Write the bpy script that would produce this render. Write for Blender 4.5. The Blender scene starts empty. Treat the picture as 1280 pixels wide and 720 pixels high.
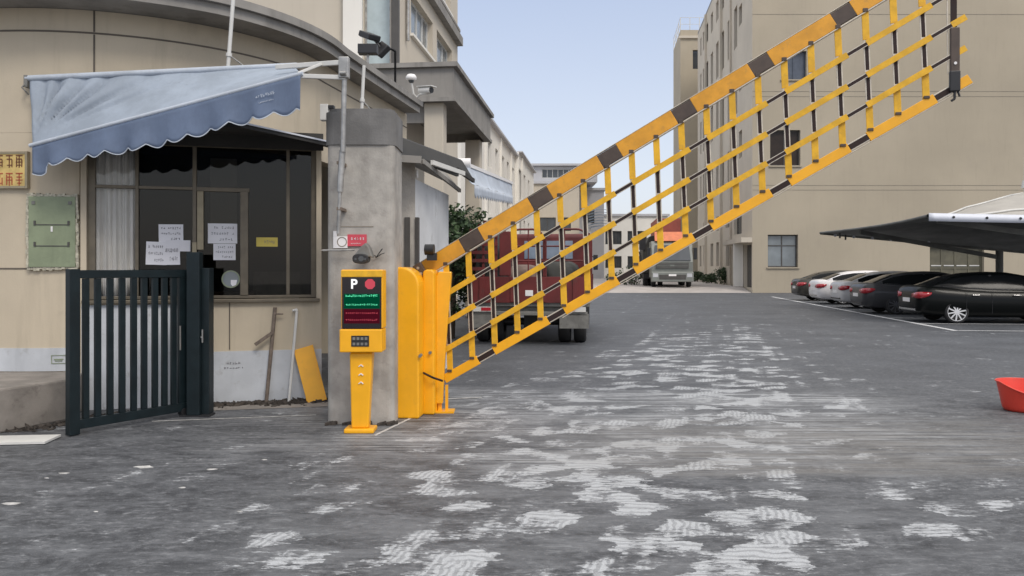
import bpy, bmesh, math, random
from mathutils import Vector, Matrix
random.seed(7)
R = math.radians
PI = math.pi
COL = bpy.context.scene.collection
F = 1000.0; CX = 640.0; HZ = 335.0; EYE = 1.6
def W(px, py, Y): return Vector(((px-CX)/F*Y, Y, EYE-(py-HZ)/F*Y))
def G(px, py, z=0.0):
    Y = (EYE-z)*F/(py-HZ)
    return Vector(((px-CX)/F*Y, Y, z))
RD = Vector((.1094, .994, 0)); RP = Vector((.994, -.1094, 0)); UP = Vector((0, 0, 1))

# ------------------------------------------------------------------ materials
class NT:
    def __init__(s, name):
        s.m = bpy.data.materials.new(name); s.m.use_nodes = True
        s.t = s.m.node_tree; s.t.nodes.clear()
        s.out = s.t.nodes.new('ShaderNodeOutputMaterial')
    def n(s, typ, **kw):
        o = s.t.nodes.new(typ)
        for k, v in kw.items(): setattr(o, k, v)
        return o
    def put(s, sock, v):
        if hasattr(v, 'is_output') or isinstance(v, bpy.types.NodeSocket): s.t.links.new(v, sock)
        else: sock.default_value = v
    def mth(s, op, a, b=None, c=None, clamp=False):
        o = s.n('ShaderNodeMath', operation=op, use_clamp=clamp)
        s.put(o.inputs[0], a)
        if b is not None: s.put(o.inputs[1], b)
        if c is not None: s.put(o.inputs[2], c)
        return o.outputs[0]
    def obj(s, scale=(1, 1, 1), loc=(0, 0, 0), rot=(0, 0, 0)):
        tc = s.n('ShaderNodeTexCoord'); mp = s.n('ShaderNodeMapping')
        s.t.links.new(tc.outputs['Object'], mp.inputs[0])
        mp.inputs['Scale'].default_value = scale; mp.inputs['Location'].default_value = loc; mp.inputs['Rotation'].default_value = rot
        return mp.outputs[0]
    def noise(s, vec, scale=1, detail=4, rough=.55, dist=0):
        o = s.n('ShaderNodeTexNoise'); s.put(o.inputs['Vector'], vec)
        o.inputs['Scale'].default_value = scale; o.inputs['Detail'].default_value = detail
        o.inputs['Roughness'].default_value = rough; o.inputs['Distortion'].default_value = dist
        return o.outputs[0]
    def ss(s, v, a, b):
        o = s.n('ShaderNodeMapRange', interpolation_type='SMOOTHSTEP')
        s.put(o.inputs[0], v); s.put(o.inputs[1], a); s.put(o.inputs[2], b); return o.outputs[0]
    def mix(s, f, a, b):
        o = s.n('ShaderNodeMix', data_type='RGBA')
        s.put(o.inputs[0], f)
        s.put(o.inputs[6], a if not isinstance(a, tuple) else (*a[:3], 1))
        s.put(o.inputs[7], b if not isinstance(b, tuple) else (*b[:3], 1))
        return o.outputs[2]
    def bsdf(s, col, rough=.8, metal=0.0, bump=None, bs=.3, bd=.01, **kw):
        p = s.n('ShaderNodeBsdfPrincipled')
        s.put(p.inputs['Base Color'], col if not isinstance(col, tuple) else (*col[:3], 1))
        s.put(p.inputs['Roughness'], rough); s.put(p.inputs['Metallic'], metal)
        for k, v in kw.items(): s.put(p.inputs[k.replace('_', ' ')], v)
        if bump is not None:
            b = s.n('ShaderNodeBump'); b.inputs['Strength'].default_value = bs; b.inputs['Distance'].default_value = bd
            s.put(b.inputs['Height'], bump); s.t.links.new(b.outputs[0], p.inputs['Normal'])
        s.t.links.new(p.outputs[0], s.out.inputs[0]); return p
def mk(name, col, rough=.7, metal=0.0, var=.15, scale=3.0, bump=.0, streak=0.0, dirt=None, coat=0.0, spec=None):
    t = NT(name); v = t.obj()
    n = t.noise(v, scale, 5)
    f = t.ss(n, .3, .7)
    dark = tuple(c*(1-var) for c in col)
    lite = tuple(min(1, c*(1+var*.6)) for c in col)
    c = t.mix(f, dark, lite)
    if streak:
        sv = t.obj(scale=(2.2, 2.2, .22)); sn = t.noise(sv, 2.5, 5, .6)
        c = t.mix(t.mth('MULTIPLY', t.ss(sn, .5, .75), streak), c, tuple(x*.45 for x in col))
    if dirt:
        c = t.mix(t.mth('MULTIPLY', t.ss(t.noise(t.obj(loc=(9, 3, 1)), scale*2.3, 6, .65), .55, .72), dirt[0]), c, dirt[1])
    r = t.mth('MULTIPLY_ADD', n, .15, rough-.07)
    kw = {}
    if coat: kw['Coat_Weight'] = coat; kw['Coat_Roughness'] = .06
    if spec is not None: kw['Specular_IOR_Level'] = spec
    t.bsdf(c, r, metal, bump=(t.noise(v, 45, 4) if bump else None), bs=bump, bd=.01, **kw)
    return t.m
def emit(name, col, st):
    t = NT(name); e = t.n('ShaderNodeEmission'); e.inputs[0].default_value = (*col, 1); e.inputs[1].default_value = st
    t.t.links.new(e.outputs[0], t.out.inputs[0]); return t.m
def glassmat(name, tint=(.6, .65, .65), f=.12, rough=.02):
    t = NT(name); tr = t.n('ShaderNodeBsdfTransparent'); tr.inputs[0].default_value = (*tint, 1)
    gl = t.n('ShaderNodeBsdfGlossy'); gl.inputs['Roughness'].default_value = rough
    fr = t.n('ShaderNodeLayerWeight'); fr.inputs[0].default_value = .25
    mx = t.n('ShaderNodeMixShader')
    t.put(mx.inputs[0], t.mth('MULTIPLY_ADD', fr.outputs['Fresnel'], .42, f*.4))
    t.t.links.new(tr.outputs[0], mx.inputs[1]); t.t.links.new(gl.outputs[0], mx.inputs[2])
    t.t.links.new(mx.outputs[0], t.out.inputs[0]); return t.m

def asphalt():
    t = NT('asphalt'); tc = t.n('ShaderNodeTexCoord'); sp = t.n('ShaderNodeSeparateXYZ')
    t.t.links.new(tc.outputs['Object'], sp.inputs[0]); X, Y = sp.outputs[0], sp.outputs[1]
    M = t.mth
    agg = t.noise(t.obj(), 110, 3, .7)
    mot = t.noise(t.obj(), .7, 5, .6); mot2 = t.noise(t.obj(scale=(1, 2.0, 1), rot=(0, 0, R(6))), 2.0, 10, .8, .5)
    near = M('SUBTRACT', 1, t.ss(Y, 8.5, 13.5))
    base = t.mix(t.ss(mot, .3, .7), (.060, .064, .072), (.092, .098, .109))
    # near zone: scraped darker and lighter drifts
    nearc = t.mix(t.ss(mot2, .34, .66), (.030, .032, .037), (.125, .130, .139))
    base = t.mix(near, base, nearc)
    gr = t.noise(t.obj(scale=(1, 1.6, 1), loc=(2, 2, 0)), 14, 8, .75)
    base = t.mix(M('MULTIPLY', t.ss(gr, .52, .66), .6), base, (.22, .225, .235))
    base = t.mix(M('MULTIPLY', t.ss(gr, .48, .34), .6), base, (.022, .023, .026))
    base = t.mix(M('MULTIPLY', t.ss(agg, .45, .8), .45), base, (.16, .16, .165))
    base = t.mix(M('MULTIPLY', t.ss(agg, .5, .2), .35), base, (.03, .03, .033))
    # fine light scratches everywhere near, mostly along X
    scr = t.noise(t.obj(scale=(1, 3.2, 1), rot=(0, 0, R(8))), 3.2, 8, .78, .8)
    base = t.mix(M('MULTIPLY', M('MULTIPLY', t.ss(scr, .56, .66), near), .6), base, (.26, .27, .28))
    # milled track of pale scraped patches
    cx = M('MULTIPLY_ADD', Y, .30, -.95)
    dx = M('ABSOLUTE', M('SUBTRACT', X, cx))
    hw = M('MULTIPLY_ADD', Y, -.065, 3.2)
    q = M('DIVIDE', dx, hw)
    tr = M('SUBTRACT', 1, t.ss(q, .35, 1.25))
    tr = M('MULTIPLY', tr, M('SUBTRACT', 1, t.ss(Y, 15, 27)))
    rag = t.noise(t.obj(scale=(1, 2.6, 1)), 8, 6, .8)
    big = t.noise(t.obj(scale=(1.3, 1.5, 1), loc=(3.1, 7.7, 0)), 2.3, 3, .55, .2)
    wob = t.noise(t.obj(scale=(1, 1.5, 1)), 5, 4, .7)
    u_ = M('SUBTRACT', X, M('MULTIPLY', Y, .27))
    cv = t.n('ShaderNodeCombineXYZ')
    t.put(cv.inputs[0], M('ADD', M('MULTIPLY', u_, 3.4), M('MULTIPLY', wob, 1.3)))
    t.put(cv.inputs[1], M('ADD', M('MULTIPLY', Y, 4.2), M('MULTIPLY', rag, 1.6)))
    vo = t.n('ShaderNodeTexVoronoi', feature='F1', distance='CHEBYCHEV', voronoi_dimensions='2D'); t.put(vo.inputs['Vector'], cv.outputs[0]); vo.inputs['Scale'].default_value = 1.0
    cs = t.n('ShaderNodeSeparateColor'); t.t.links.new(vo.outputs['Color'], cs.inputs[0])
    lv = t.n('ShaderNodeCombineXYZ'); t.put(lv.inputs[0], M('MULTIPLY', u_, 4.6)); t.put(lv.inputs[1], M('MULTIPLY', Y, .25))
    lane = t.noise(lv.outputs[0], 1.0, 3, .5)
    pt = M('ADD', M('ADD', M('MULTIPLY', cs.outputs[0], .26), M('MULTIPLY', rag, .46)), M('ADD', M('MULTIPLY', lane, .28), M('MULTIPLY', big, .18)))
    thr = M('SUBTRACT', M('MULTIPLY_ADD', tr, -.125, .757), M('MULTIPLY', near, .006))
    patch = t.ss(pt, thr, M('ADD', thr, .045))
    halo = t.ss(pt, M('SUBTRACT', thr, .08), M('ADD', thr, .02))
    wv = t.n('ShaderNodeTexWave', wave_type='BANDS', bands_direction='X'); t.put(wv.inputs['Vector'], t.obj(rot=(0, 0, R(14))))
    wv.inputs['Scale'].default_value = 7; wv.inputs['Distortion'].default_value = 5.5; wv.inputs['Detail'].default_value = 3; wv.inputs['Detail Scale'].default_value = 1.5
    teeth = t.ss(wv.outputs['Fac'], .25, .6)
    wv2 = t.n('ShaderNodeTexWave', wave_type='BANDS', bands_direction='Y'); t.put(wv2.inputs['Vector'], t.obj(rot=(0, 0, R(5))))
    wv2.inputs['Scale'].default_value = 4.5; wv2.inputs['Distortion'].default_value = 9; wv2.inputs['Detail'].default_value = 7
    teeth2 = t.ss(wv2.outputs['Fac'], .1, .5)
    sel = t.ss(cs.outputs[1], .66, .68)
    tm = M('ADD', M('MULTIPLY', teeth, sel), M('MULTIPLY', teeth2, M('SUBTRACT', 1, sel)))
    patch = M('MULTIPLY', patch, M('MULTIPLY_ADD', tm, .42, .58))
    base = t.mix(M('MULTIPLY', M('MULTIPLY', halo, t.ss(gr, .40, .62)), .55), base, (.22, .225, .235))
    patch = M('MULTIPLY', patch, M('MULTIPLY_ADD', t.ss(agg, .62, .35), .35, .65))
    # pale film of dust within the track
    film = M('MULTIPLY', t.ss(t.noise(t.obj(scale=(1, 2.5, 1)), 1.1, 7, .7), .42, .68), tr)
    base = t.mix(M('MULTIPLY', film, .4), base, (.20, .206, .215))
    base = t.mix(patch, base, (.50, .515, .53))
    # lateral drag streaks about ten metres off
    yc = M('ADD', M('MULTIPLY', M('SUBTRACT', X, 1.0), -.10), 9.95)
    b = M('SUBTRACT', 1, t.ss(M('ABSOLUTE', M('SUBTRACT', Y, yc)), .2, .8))
    b2 = M('MULTIPLY', M('MULTIPLY', t.ss(Y, 5.9, 6.8), M('SUBTRACT', 1, t.ss(Y, 9.5, 11.0))), t.ss(t.noise(t.obj(loc=(1, 8, 0)), .8, 3), .36, .58))
    b = M('MAXIMUM', b, M('MULTIPLY', b2, .75))
    bx = M('MULTIPLY', t.ss(X, -3.6, -1.0), M('SUBTRACT', 1, t.ss(X, 3.6, 5.2)))
    sn = t.noise(t.obj(scale=(.22, 11, 1), rot=(0, 0, R(-5))), 1.9, 7, .75, .15)
    sn2 = t.ss(t.noise(t.obj(scale=(1, 1.5, 1), loc=(7, 7, 7)), 3.0, 5, .7), .35, .6)
    st_ = M('MULTIPLY', M('MULTIPLY', M('MULTIPLY', b, bx), t.ss(sn, .46, .54)), M('MULTIPLY_ADD', sn2, .6, .4))
    base = t.mix(M('MULTIPLY', st_, .9), base, (.42, .43, .44))
    # dusty brown drift at right, six to nine metres off
    d = M('MULTIPLY', t.ss(Y, 6.0, 6.35), M('SUBTRACT', 1, t.ss(Y, 7.6, 9.2)))
    d = M('MULTIPLY', d, t.ss(X, -.4, 1.8))
    dn = t.noise(t.obj(scale=(.6, 7, 1), rot=(0, 0, R(-7))), 1.4, 7, .7)
    base = t.mix(M('MULTIPLY', M('MULTIPLY', d, t.ss(dn, .3, .68)), .55), base, (.21, .195, .175))
    bh = M('ADD', M('MULTIPLY', agg, .6), M('MULTIPLY', mot2, 1.2))
    t.bsdf(base, M('MULTIPLY_ADD', mot2, .25, .52), bump=bh, bs=.35, bd=.012, Specular_IOR_Level=.4)
    return t.m

MT = {}
MT['asphalt'] = asphalt()
MT['beige'] = mk('beige_render', (.53, .455, .345), .9, var=.10, scale=.9, bump=.12, streak=.22, dirt=(.25, (.30, .26, .20)))
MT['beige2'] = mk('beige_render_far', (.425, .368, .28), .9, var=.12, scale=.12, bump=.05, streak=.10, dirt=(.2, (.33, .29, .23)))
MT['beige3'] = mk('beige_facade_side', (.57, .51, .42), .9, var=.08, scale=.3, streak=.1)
MT['palewall'] = mk('pale_facade', (.80, .77, .71), .9, var=.06, scale=.3, streak=.10)
MT['whitewall'] = mk('whitewash', (.62, .62, .62), .85, var=.10, scale=1.6, bump=.1, streak=.25, dirt=(.45, (.36, .35, .33)))
MT['whitepaint'] = mk('white_paint_band', (.52, .54, .57), .8, var=.10, scale=3, bump=.1, streak=.2, dirt=(.5, (.30, .29, .27)))
MT['greywall'] = mk('grey_building', (.50, .50, .52), .9, var=.08, scale=.3)
MT['cornice'] = mk('grey_cornice', (.27, .255, .235), .85, var=.2, scale=2, bump=.15, streak=.45)
MT['portico'] = mk('portico_concrete', (.26, .245, .225), .85, var=.15, scale=1.2, streak=.3)
MT['conc'] = mk('rough_concrete', (.40, .375, .34), .9, var=.25, scale=3.5, bump=.35, streak=.35, dirt=(.4, (.20, .18, .165)))
MT['concdark'] = mk('dark_cement', (.17, .165, .16), .9, var=.2, scale=4, bump=.4, streak=.3)
MT['ledge'] = mk('ledge_concrete', (.25, .225, .20), .9, var=.25, scale=3, bump=.3, dirt=(.6, (.11, .09, .08)))
MT['pave'] = mk('pale_pavement', (.42, .385, .36), .9, var=.12, scale=.8, bump=.1, dirt=(.3, (.3, .28, .26)))
MT['joint'] = mk('joint_dark', (.13, .11, .09), .9)  # dark tone of the wall joint strips
MT['jointl'] = mk('joint_light', (.26, .23, .19), .9)
MT['yellow'] = mk('yellow_powder_coat', (.90, .425, .006), .40, var=.07, scale=4, streak=.08, dirt=(.22, (.55, .28, .03)), coat=.25)
MT['yellow2'] = mk('yellow_rail_paint', (.76, .415, .016), .5, var=.16, scale=9, dirt=(.55, (.48, .30, .05)))
MT['boom'] = mk('boom_orange_yellow', (.72, .33, .025), .5, var=.14, scale=7, dirt=(.45, (.45, .24, .06)))
MT['btape'] = mk('brown_black_tape', (.022, .009, .007), .75, var=.2, scale=20)
MT['bband'] = mk('brown_band', (.075, .052, .04), .5, var=.2, scale=9)
MT['alu'] = mk('aluminium_edge', (.62, .55, .45), .4, .35, var=.1, scale=20)
MT['black'] = mk('black_plastic', (.018, .018, .02), .45, var=.2)
MT['darksteel'] = mk('dark_green_steel', (.007, .014, .017), .42, .0, var=.25, scale=6, dirt=(.15, (.03, .035, .035)), spec=.35)
MT['steel'] = mk('steel', (.42, .41, .39), .42, .7, var=.25, scale=9, dirt=(.4, (.22, .18, .14)))
MT['rust'] = mk('rusty_pipe', (.20, .16, .13), .75, .3, var=.3, scale=14, dirt=(.5, (.12, .07, .045)))
MT['whitemetal'] = mk('white_metal', (.62, .61, .58), .5, var=.1)
MT['frame'] = mk('bronze_window_frame', (.16, .135, .10), .45, .4, var=.15, scale=8)
MT['frame2'] = mk('brass_sash', (.33, .28, .19), .5, .3, var=.15, scale=8)
MT['wframe'] = mk('white_window_frame', (.62, .62, .60), .5)
MT['dframe'] = mk('dark_window_frame', (.07, .065, .06), .5)
MT['glass'] = glassmat('booth_glass', (.62, .64, .62), .16)
MT['dglass'] = mk('dark_glass', (.045, .052, .06), .12, var=.3, scale=.6, spec=.8)
MT['gglass'] = mk('grey_glass', (.20, .23, .25), .15, var=.3, scale=.5, spec=.8)
MT['brownglass'] = mk('brown_glass', (.03, .02, .015), .3, var=.2, spec=.3); MT['slateglass'] = mk('slate_glass', (.085, .10, .13), .3, var=.15, spec=.4); MT['pglass'] = mk('pale_glass', (.46, .54, .56), .2, var=.1); MT['bglass'] = mk('blue_glass', (.22, .27, .34), .2, var=.15, spec=.6)
MT['glassd'] = glassmat('darkened_glass', (.55, .54, .50), .05)  # tint puts the dimness of the room into the panes
MT['glassc'] = glassmat('clear_glass', (.92, .92, .92), .05)
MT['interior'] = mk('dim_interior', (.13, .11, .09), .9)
MT['curtain'] = mk('curtain', (.82, .80, .76), .95, var=.08)
MT['paper'] = mk('paper', (.78, .77, .80), .85, var=.05)
MT['ink'] = mk('faded_ink', (.16, .15, .17), .8)
MT['gold'] = mk('gold_plate', (.66, .47, .17), .35, .35, var=.25, scale=7)
MT['brownink'] = mk('brown_lettering', (.16, .06, .025), .6, var=.3)
MT['redink'] = mk('red_lettering', (.38, .09, .04), .6, var=.3)
MT['green'] = mk('green_box_paint', (.235, .275, .175), .55, var=.12, scale=5, bump=.1, streak=.3, dirt=(.25, (.13, .14, .09)))
MT['mortar'] = mk('crumbly_mortar', (.48, .45, .36), .95, var=.35, scale=25, bump=.6, dirt=(.5, (.22, .19, .12)))
MT['tyre'] = mk('tyre', (.022, .022, .023), .85)
MT['rim'] = mk('alloy', (.75, .75, .76), .35, .4, var=.05)
MT['rimd'] = mk('dark_alloy', (.16, .16, .17), .35, .7, var=.05)
MT['chrome'] = mk('chrome', (.6, .6, .6), .15, 1, var=.05)
MT['cglass'] = mk('car_glass', (.010, .011, .012), .12, spec=.12)
MT['redlens'] = mk('red_lens', (.42, .02, .03), .15, coat=.5)
MT['wlens'] = mk('clear_lens', (.55, .56, .58), .15)
MT['redtruck'] = mk('red_truck_paint', (.13, .018, .017), .55, var=.35, scale=2, streak=.3, dirt=(.6, (.075, .035, .028)))
MT['redbucket'] = mk('red_plastic', (.72, .06, .035), .42, var=.06, coat=.1)
MT['tsteel'] = mk('dirty_grey_steel', (.20, .195, .18), .6, .3, var=.25, scale=5, dirt=(.5, (.09, .08, .07)))
MT['plank'] = mk('worn_timber', (.17, .12, .10), .8, var=.3, scale=5)
MT['truckgrey'] = mk('silver_grey_cab', (.22, .23, .21), .4, .2, var=.08)
MT['truckorange'] = mk('orange_deflector', (.66, .20, .09), .5)
MT['container'] = mk('container_red', (.30, .07, .05), .6, var=.15)
MT['tarp'] = mk('dark_tarpaulin', (.045, .045, .04), .75, var=.3)
MT['leaf'] = mk('leaf', (.055, .10, .035), .6, var=.5, scale=5)
MT['leafd'] = mk('leaf_dark', (.035, .065, .028), .6, var=.5, scale=5)
MT['bark'] = mk('bark', (.10, .075, .055), .9, var=.3)
MT['memtop'] = mk('membrane_top', (.40, .375, .335), .6, var=.1, scale=1.5, streak=.1)
MT['memlow'] = mk('membrane_under', (.16, .16, .15), .8, var=.3, scale=1.2)  # underside tone holds its shade; posts and cables share it
MT['memrim'] = mk('membrane_rim', (.68, .70, .76), .5, var=.05)
MT['white'] = mk('road_paint', (.60, .60, .60), .8, var=.12, scale=7, dirt=(.4, (.2, .2, .2)))
MT['chalk'] = mk('chalk_dust', (.50, .49, .47), .95, var=.3, scale=15)
MT['soil'] = mk('dirt_and_leaves', (.06, .05, .042), .95, var=.5, scale=25)
MT['roofblack'] = mk('black_roof_sheet', (.035, .033, .03), .7, var=.3, scale=3)
MT['roofgrey'] = mk('grey_roof', (.22, .22, .22), .8, var=.1)
MT['olive'] = mk('olive_door', (.12, .11, .075), .6, var=.15)
MT['redplate'] = mk('red_plate', (.62, .07, .10), .45)
MT['signwhite'] = mk('sign_white', (.78, .76, .75), .5, var=.03)
MT['ylabel'] = mk('yellow_label', (.50, .40, .08), .6)
def awn(name, col, dirt):
    t = NT(name); v = t.obj(rot=(0, R(-30), 0), scale=(5, 5, .8))
    st = t.noise(v, 2.2, 4, .6)
    n = t.noise(t.obj(), 2.2, 6, .7)
    c = t.mix(t.ss(n, .35, .7), tuple(x*.88 for x in col), tuple(x*1.1 for x in col))
    c = t.mix(t.mth('MULTIPLY', t.ss(t.noise(t.obj(loc=(4, 4, 4)), 6, 7, .75), .58, .75), .5), c, dirt)
    p = t.bsdf(c, .75, bump=st, bs=.25, bd=.03)
    tl = t.n('ShaderNodeBsdfTranslucent'); t.put(tl.inputs[0], c)
    mx = t.n('ShaderNodeMixShader'); mx.inputs[0].default_value = .25
    t.t.links.new(p.outputs[0], mx.inputs[1]); t.t.links.new(tl.outputs[0], mx.inputs[2]); t.t.links.new(mx.outputs[0], t.out.inputs[0])
    return t.m
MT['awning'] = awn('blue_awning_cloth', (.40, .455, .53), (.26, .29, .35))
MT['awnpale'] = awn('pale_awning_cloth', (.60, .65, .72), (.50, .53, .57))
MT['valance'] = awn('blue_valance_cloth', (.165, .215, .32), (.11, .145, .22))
MT['led_g'] = emit('green_led', (.12, .85, .45), 1.3)
MT['led_r'] = emit('red_led', (.75, .10, .14), .8)
MT['led_w'] = emit('white_led', (1, 1, 1), 1.1)
MT['scr_g'] = emit('green_row', (.0, .10, .045), .6)
MT['scr_r'] = emit('red_row', (.11, .008, .02), .6)
MT['scr'] = mk('black_screen', (.012, .008, .01), .15, spec=.6)
def paint(name, c, metal=.3): return mk(name, c, .38, 0.0, var=.05, scale=2, coat=.3, spec=.2)
MT['p_black'] = mk('black_car_paint', (.004, .005, .005), .35, 0.0, var=.05, coat=.12, spec=.12); MT['p_white'] = paint('white_car_paint', (.74, .72, .72), 0)
MT['p_grey'] = paint('graphite_car_paint', (.05, .05, .053)); MT['p_dark'] = paint('deep_brown_car_paint', (.03, .024, .024))
MT['p_silver'] = paint('silver_car_paint', (.55, .54, .54)); MT['p_olive'] = paint('dark_olive_car_paint', (.045, .042, .035))

# ------------------------------------------------------------------ mesh builder
class MB:
    def __init__(s): s.v = []; s.f = []; s.mi = []; s.sm = []; s.cur = 0; s.smooth = False
    def m(s, i): s.cur = i; return s
    def add(s, vs, fs):
        o = len(s.v); s.v += [Vector(p) for p in vs]
        for f in fs: s.f.append([i+o for i in f]); s.mi.append(s.cur); s.sm.append(s.smooth)
        return s
    def obox(s, c, ax, h):
        c = Vector(c); a, b, d = [Vector(x).normalized()*k for x, k in zip(ax, h)]
        vs = [c+a*i+b*j+d*k for i in (-1, 1) for j in (-1, 1) for k in (-1, 1)]
        return s.add(vs, [(0, 1, 3, 2), (4, 6, 7, 5), (0, 4, 5, 1), (2, 3, 7, 6), (0, 2, 6, 4), (1, 5, 7, 3)])
    def box(s, x0, x1, y0, y1, z0, z1):
        return s.obox(((x0+x1)/2, (y0+y1)/2, (z0+z1)/2), ((1, 0, 0), (0, 1, 0), (0, 0, 1)), (abs(x1-x0)/2, abs(y1-y0)/2, abs(z1-z0)/2))
    def bar(s, a, b, w, t, side=None):   # bar from a to b, w across 'side', t along the third axis
        a, b = Vector(a), Vector(b); d = (b-a)
        sd = Vector(side) if side is not None else (UP if abs(d.normalized().z) < .9 else Vector((1, 0, 0)))
        third = d.cross(sd).normalized(); sd = third.cross(d).normalized()
        return s.obox((a+b)/2, (d, sd, third), (d.length/2, w/2, t/2))
    def cyl(s, a, b, r, r2=None, n=12, cap=True):
        a, b = Vector(a), Vector(b); r2 = r if r2 is None else r2; d = (b-a).normalized()
        x = d.orthogonal().normalized(); y = d.cross(x)
        vs = [a+(x*math.cos(2*PI*i/n)+y*math.sin(2*PI*i/n))*r for i in range(n)]+[b+(x*math.cos(2*PI*i/n)+y*math.sin(2*PI*i/n))*r2 for i in range(n)]
        sm = s.smooth; s.smooth = n > 6
        s.add(vs, [(i, (i+1) % n, n+(i+1) % n, n+i) for i in range(n)]); s.smooth = False
        if cap: s.add(vs[:n], [tuple(reversed(range(n)))]); s.add(vs[n:], [tuple(range(n))])
        s.smooth = sm; return s
    def tube(s, pts, r, n=8):
        pts = [Vector(p) for p in pts]
        for a, b in zip(pts, pts[1:]): s.cyl(a, b, r, n=n)
        return s
    def prism(s, poly, vec):   # polygon (3D, planar) swept by vec
        poly = [Vector(p) for p in poly]; n = len(poly); vec = Vector(vec)
        return s.add(poly+[p+vec for p in poly], [tuple(reversed(range(n))), tuple(range(n, 2*n))]+[(i, (i+1) % n, n+(i+1) % n, n+i) for i in range(n)])
    def plan(s, xy, z0, z1): return s.prism([(x, y, z0) for x, y in xy], (0, 0, z1-z0))
    def quad(s, *p): return s.add(p, [tuple(range(len(p)))])
    def grid(s, fn, nu, nv, th=None):
        sm = s.smooth; s.smooth = True
        P = [[Vector(fn(i/nu, j/nv)) for j in range(nv+1)] for i in range(nu+1)]
        vs = [p for r in P for p in r]
        idx = lambda i, j: i*(nv+1)+j
        fs = [(idx(i, j), idx(i+1, j), idx(i+1, j+1), idx(i, j+1)) for i in range(nu) for j in range(nv)]
        if th is None: s.add(vs, fs)
        else:
            off = Vector(th); N = len(vs)
            vs2 = vs+[p+off for p in vs]
            fs2 = fs+[tuple(q+N for q in reversed(f)) for f in fs]
            for i in range(nu): fs2 += [(idx(i, 0), idx(i, 0)+N, idx(i+1, 0)+N, idx(i+1, 0)), (idx(i, nv), idx(i+1, nv), idx(i+1, nv)+N, idx(i, nv)+N)]
            for j in range(nv): fs2 += [(idx(0, j), idx(0, j+1), idx(0, j+1)+N, idx(0, j)+N), (idx(nu, j), idx(nu, j)+N, idx(nu, j+1)+N, idx(nu, j+1))]
            s.add(vs2, fs2)
        s.smooth = sm; return s
    def lathe(s, c, prof, n=24, ax=None):
        c = Vector(c); sm = s.smooth; s.smooth = True
        vs = [c+Vector((r*math.cos(2*PI*i/n), r*math.sin(2*PI*i/n), z)) for r, z in prof for i in range(n)]
        fs = [(k*n+i, k*n+(i+1) % n, (k+1)*n+(i+1) % n, (k+1)*n+i) for k in range(len(prof)-1) for i in range(n)]
        s.add(vs, fs); s.smooth = sm; return s
    def wall(s, O, U, w, h, ops, depth, N, z0=0):
        """vertical sheet with openings (u0,z0,u1,z1) and reveals going in by depth"""
        O, U, N = Vector(O), Vector(U).normalized(), Vector(N).normalized()
        us = sorted({0, w, *[o[0] for o in ops], *[o[2] for o in ops]}); zs = sorted({z0, h, *[o[1] for o in ops], *[o[3] for o in ops]})
        P = lambda u, z, d=0: Vector((O+U*u-N*d).to_tuple())+UP*z
        for a, b in zip(us, us[1:]):
            run = None
            for c, d in zip(zs, zs[1:]):
                um, zm = (a+b)/2, (c+d)/2
                if any(o[0] < um < o[2] and o[1] < zm < o[3] for o in ops):
                    continue
                s.quad(P(a, c), P(b, c), P(b, d), P(a, d))
        for o in ops:
            a, c, b, d = o[:4]
            s.quad(P(a, c), P(b, c), P(b, c, depth), P(a, c, depth)); s.quad(P(a, d), P(b, d), P(b, d, depth), P(a, d, depth))
            s.quad(P(a, c), P(a, d), P(a, d, depth), P(a, c, depth)); s.quad(P(b, c), P(b, d), P(b, d, depth), P(b, c, depth))
        return s
    def build(s, name, mats, parent=None, bevel=0, seg=2, merge=False, auto=True):
        me = bpy.data.meshes.new(name)
        if not isinstance(mats, (list, tuple)): mats = [mats]
        for q in mats: me.materials.append(MT[q] if isinstance(q, str) else q)
        me.from_pydata([tuple(v) for v in s.v], [], s.f)
        me.polygons.foreach_set('material_index', s.mi); me.polygons.foreach_set('use_smooth', s.sm)
        bm = bmesh.new(); bm.from_mesh(me)
        if merge: bmesh.ops.remove_doubles(bm, verts=bm.verts, dist=1e-4)
        if auto: bmesh.ops.recalc_face_normals(bm, faces=bm.faces)
        root = parent
        while root is not None and root.parent: root = root.parent
        if root is not None and root.get('_w'):
            bm.transform(root.matrix_basis.inverted())
        bm.to_mesh(me); bm.free()
        o = bpy.data.objects.new(name, me); COL.objects.link(o)
        if parent is not None: o.parent = parent
        if bevel:
            b = o.modifiers.new('bevel', 'BEVEL'); b.width = bevel; b.segments = seg; b.limit_method = 'ANGLE'; b.angle_limit = R(40)
        return o
def tag(o, label=None, cat=None, group=None, kind=None):
    if label: o['label'] = label
    if cat: o['category'] = cat
    if group: o['group'] = group
    if kind: o['kind'] = kind
    return o
def rebase(o, base):
    base = Vector(base); o.data.transform(Matrix.Translation(-base)); o.location = base; return o
def thing(name, label, cat, loc=(0, 0, 0), rotz=0, group=None, world=True):
    o = bpy.data.objects.new(name, None); COL.objects.link(o); o.empty_display_size = .2
    o.location = loc; o.rotation_euler = (0, 0, rotz); o.matrix_basis = Matrix.Translation(Vector(loc)) @ Matrix.Rotation(rotz, 4, 'Z')
    if world: o['_w'] = 1
    return tag(o, label, cat, group)
def single(mb, name, mats, label, cat, base, group=None, **k):
    o = mb.build(name, mats, **k); rebase(o, base); return tag(o, label, cat, group)
def struct(mb, name, mats, **k): return tag(mb.build(name, mats, **k), kind='structure')
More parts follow.
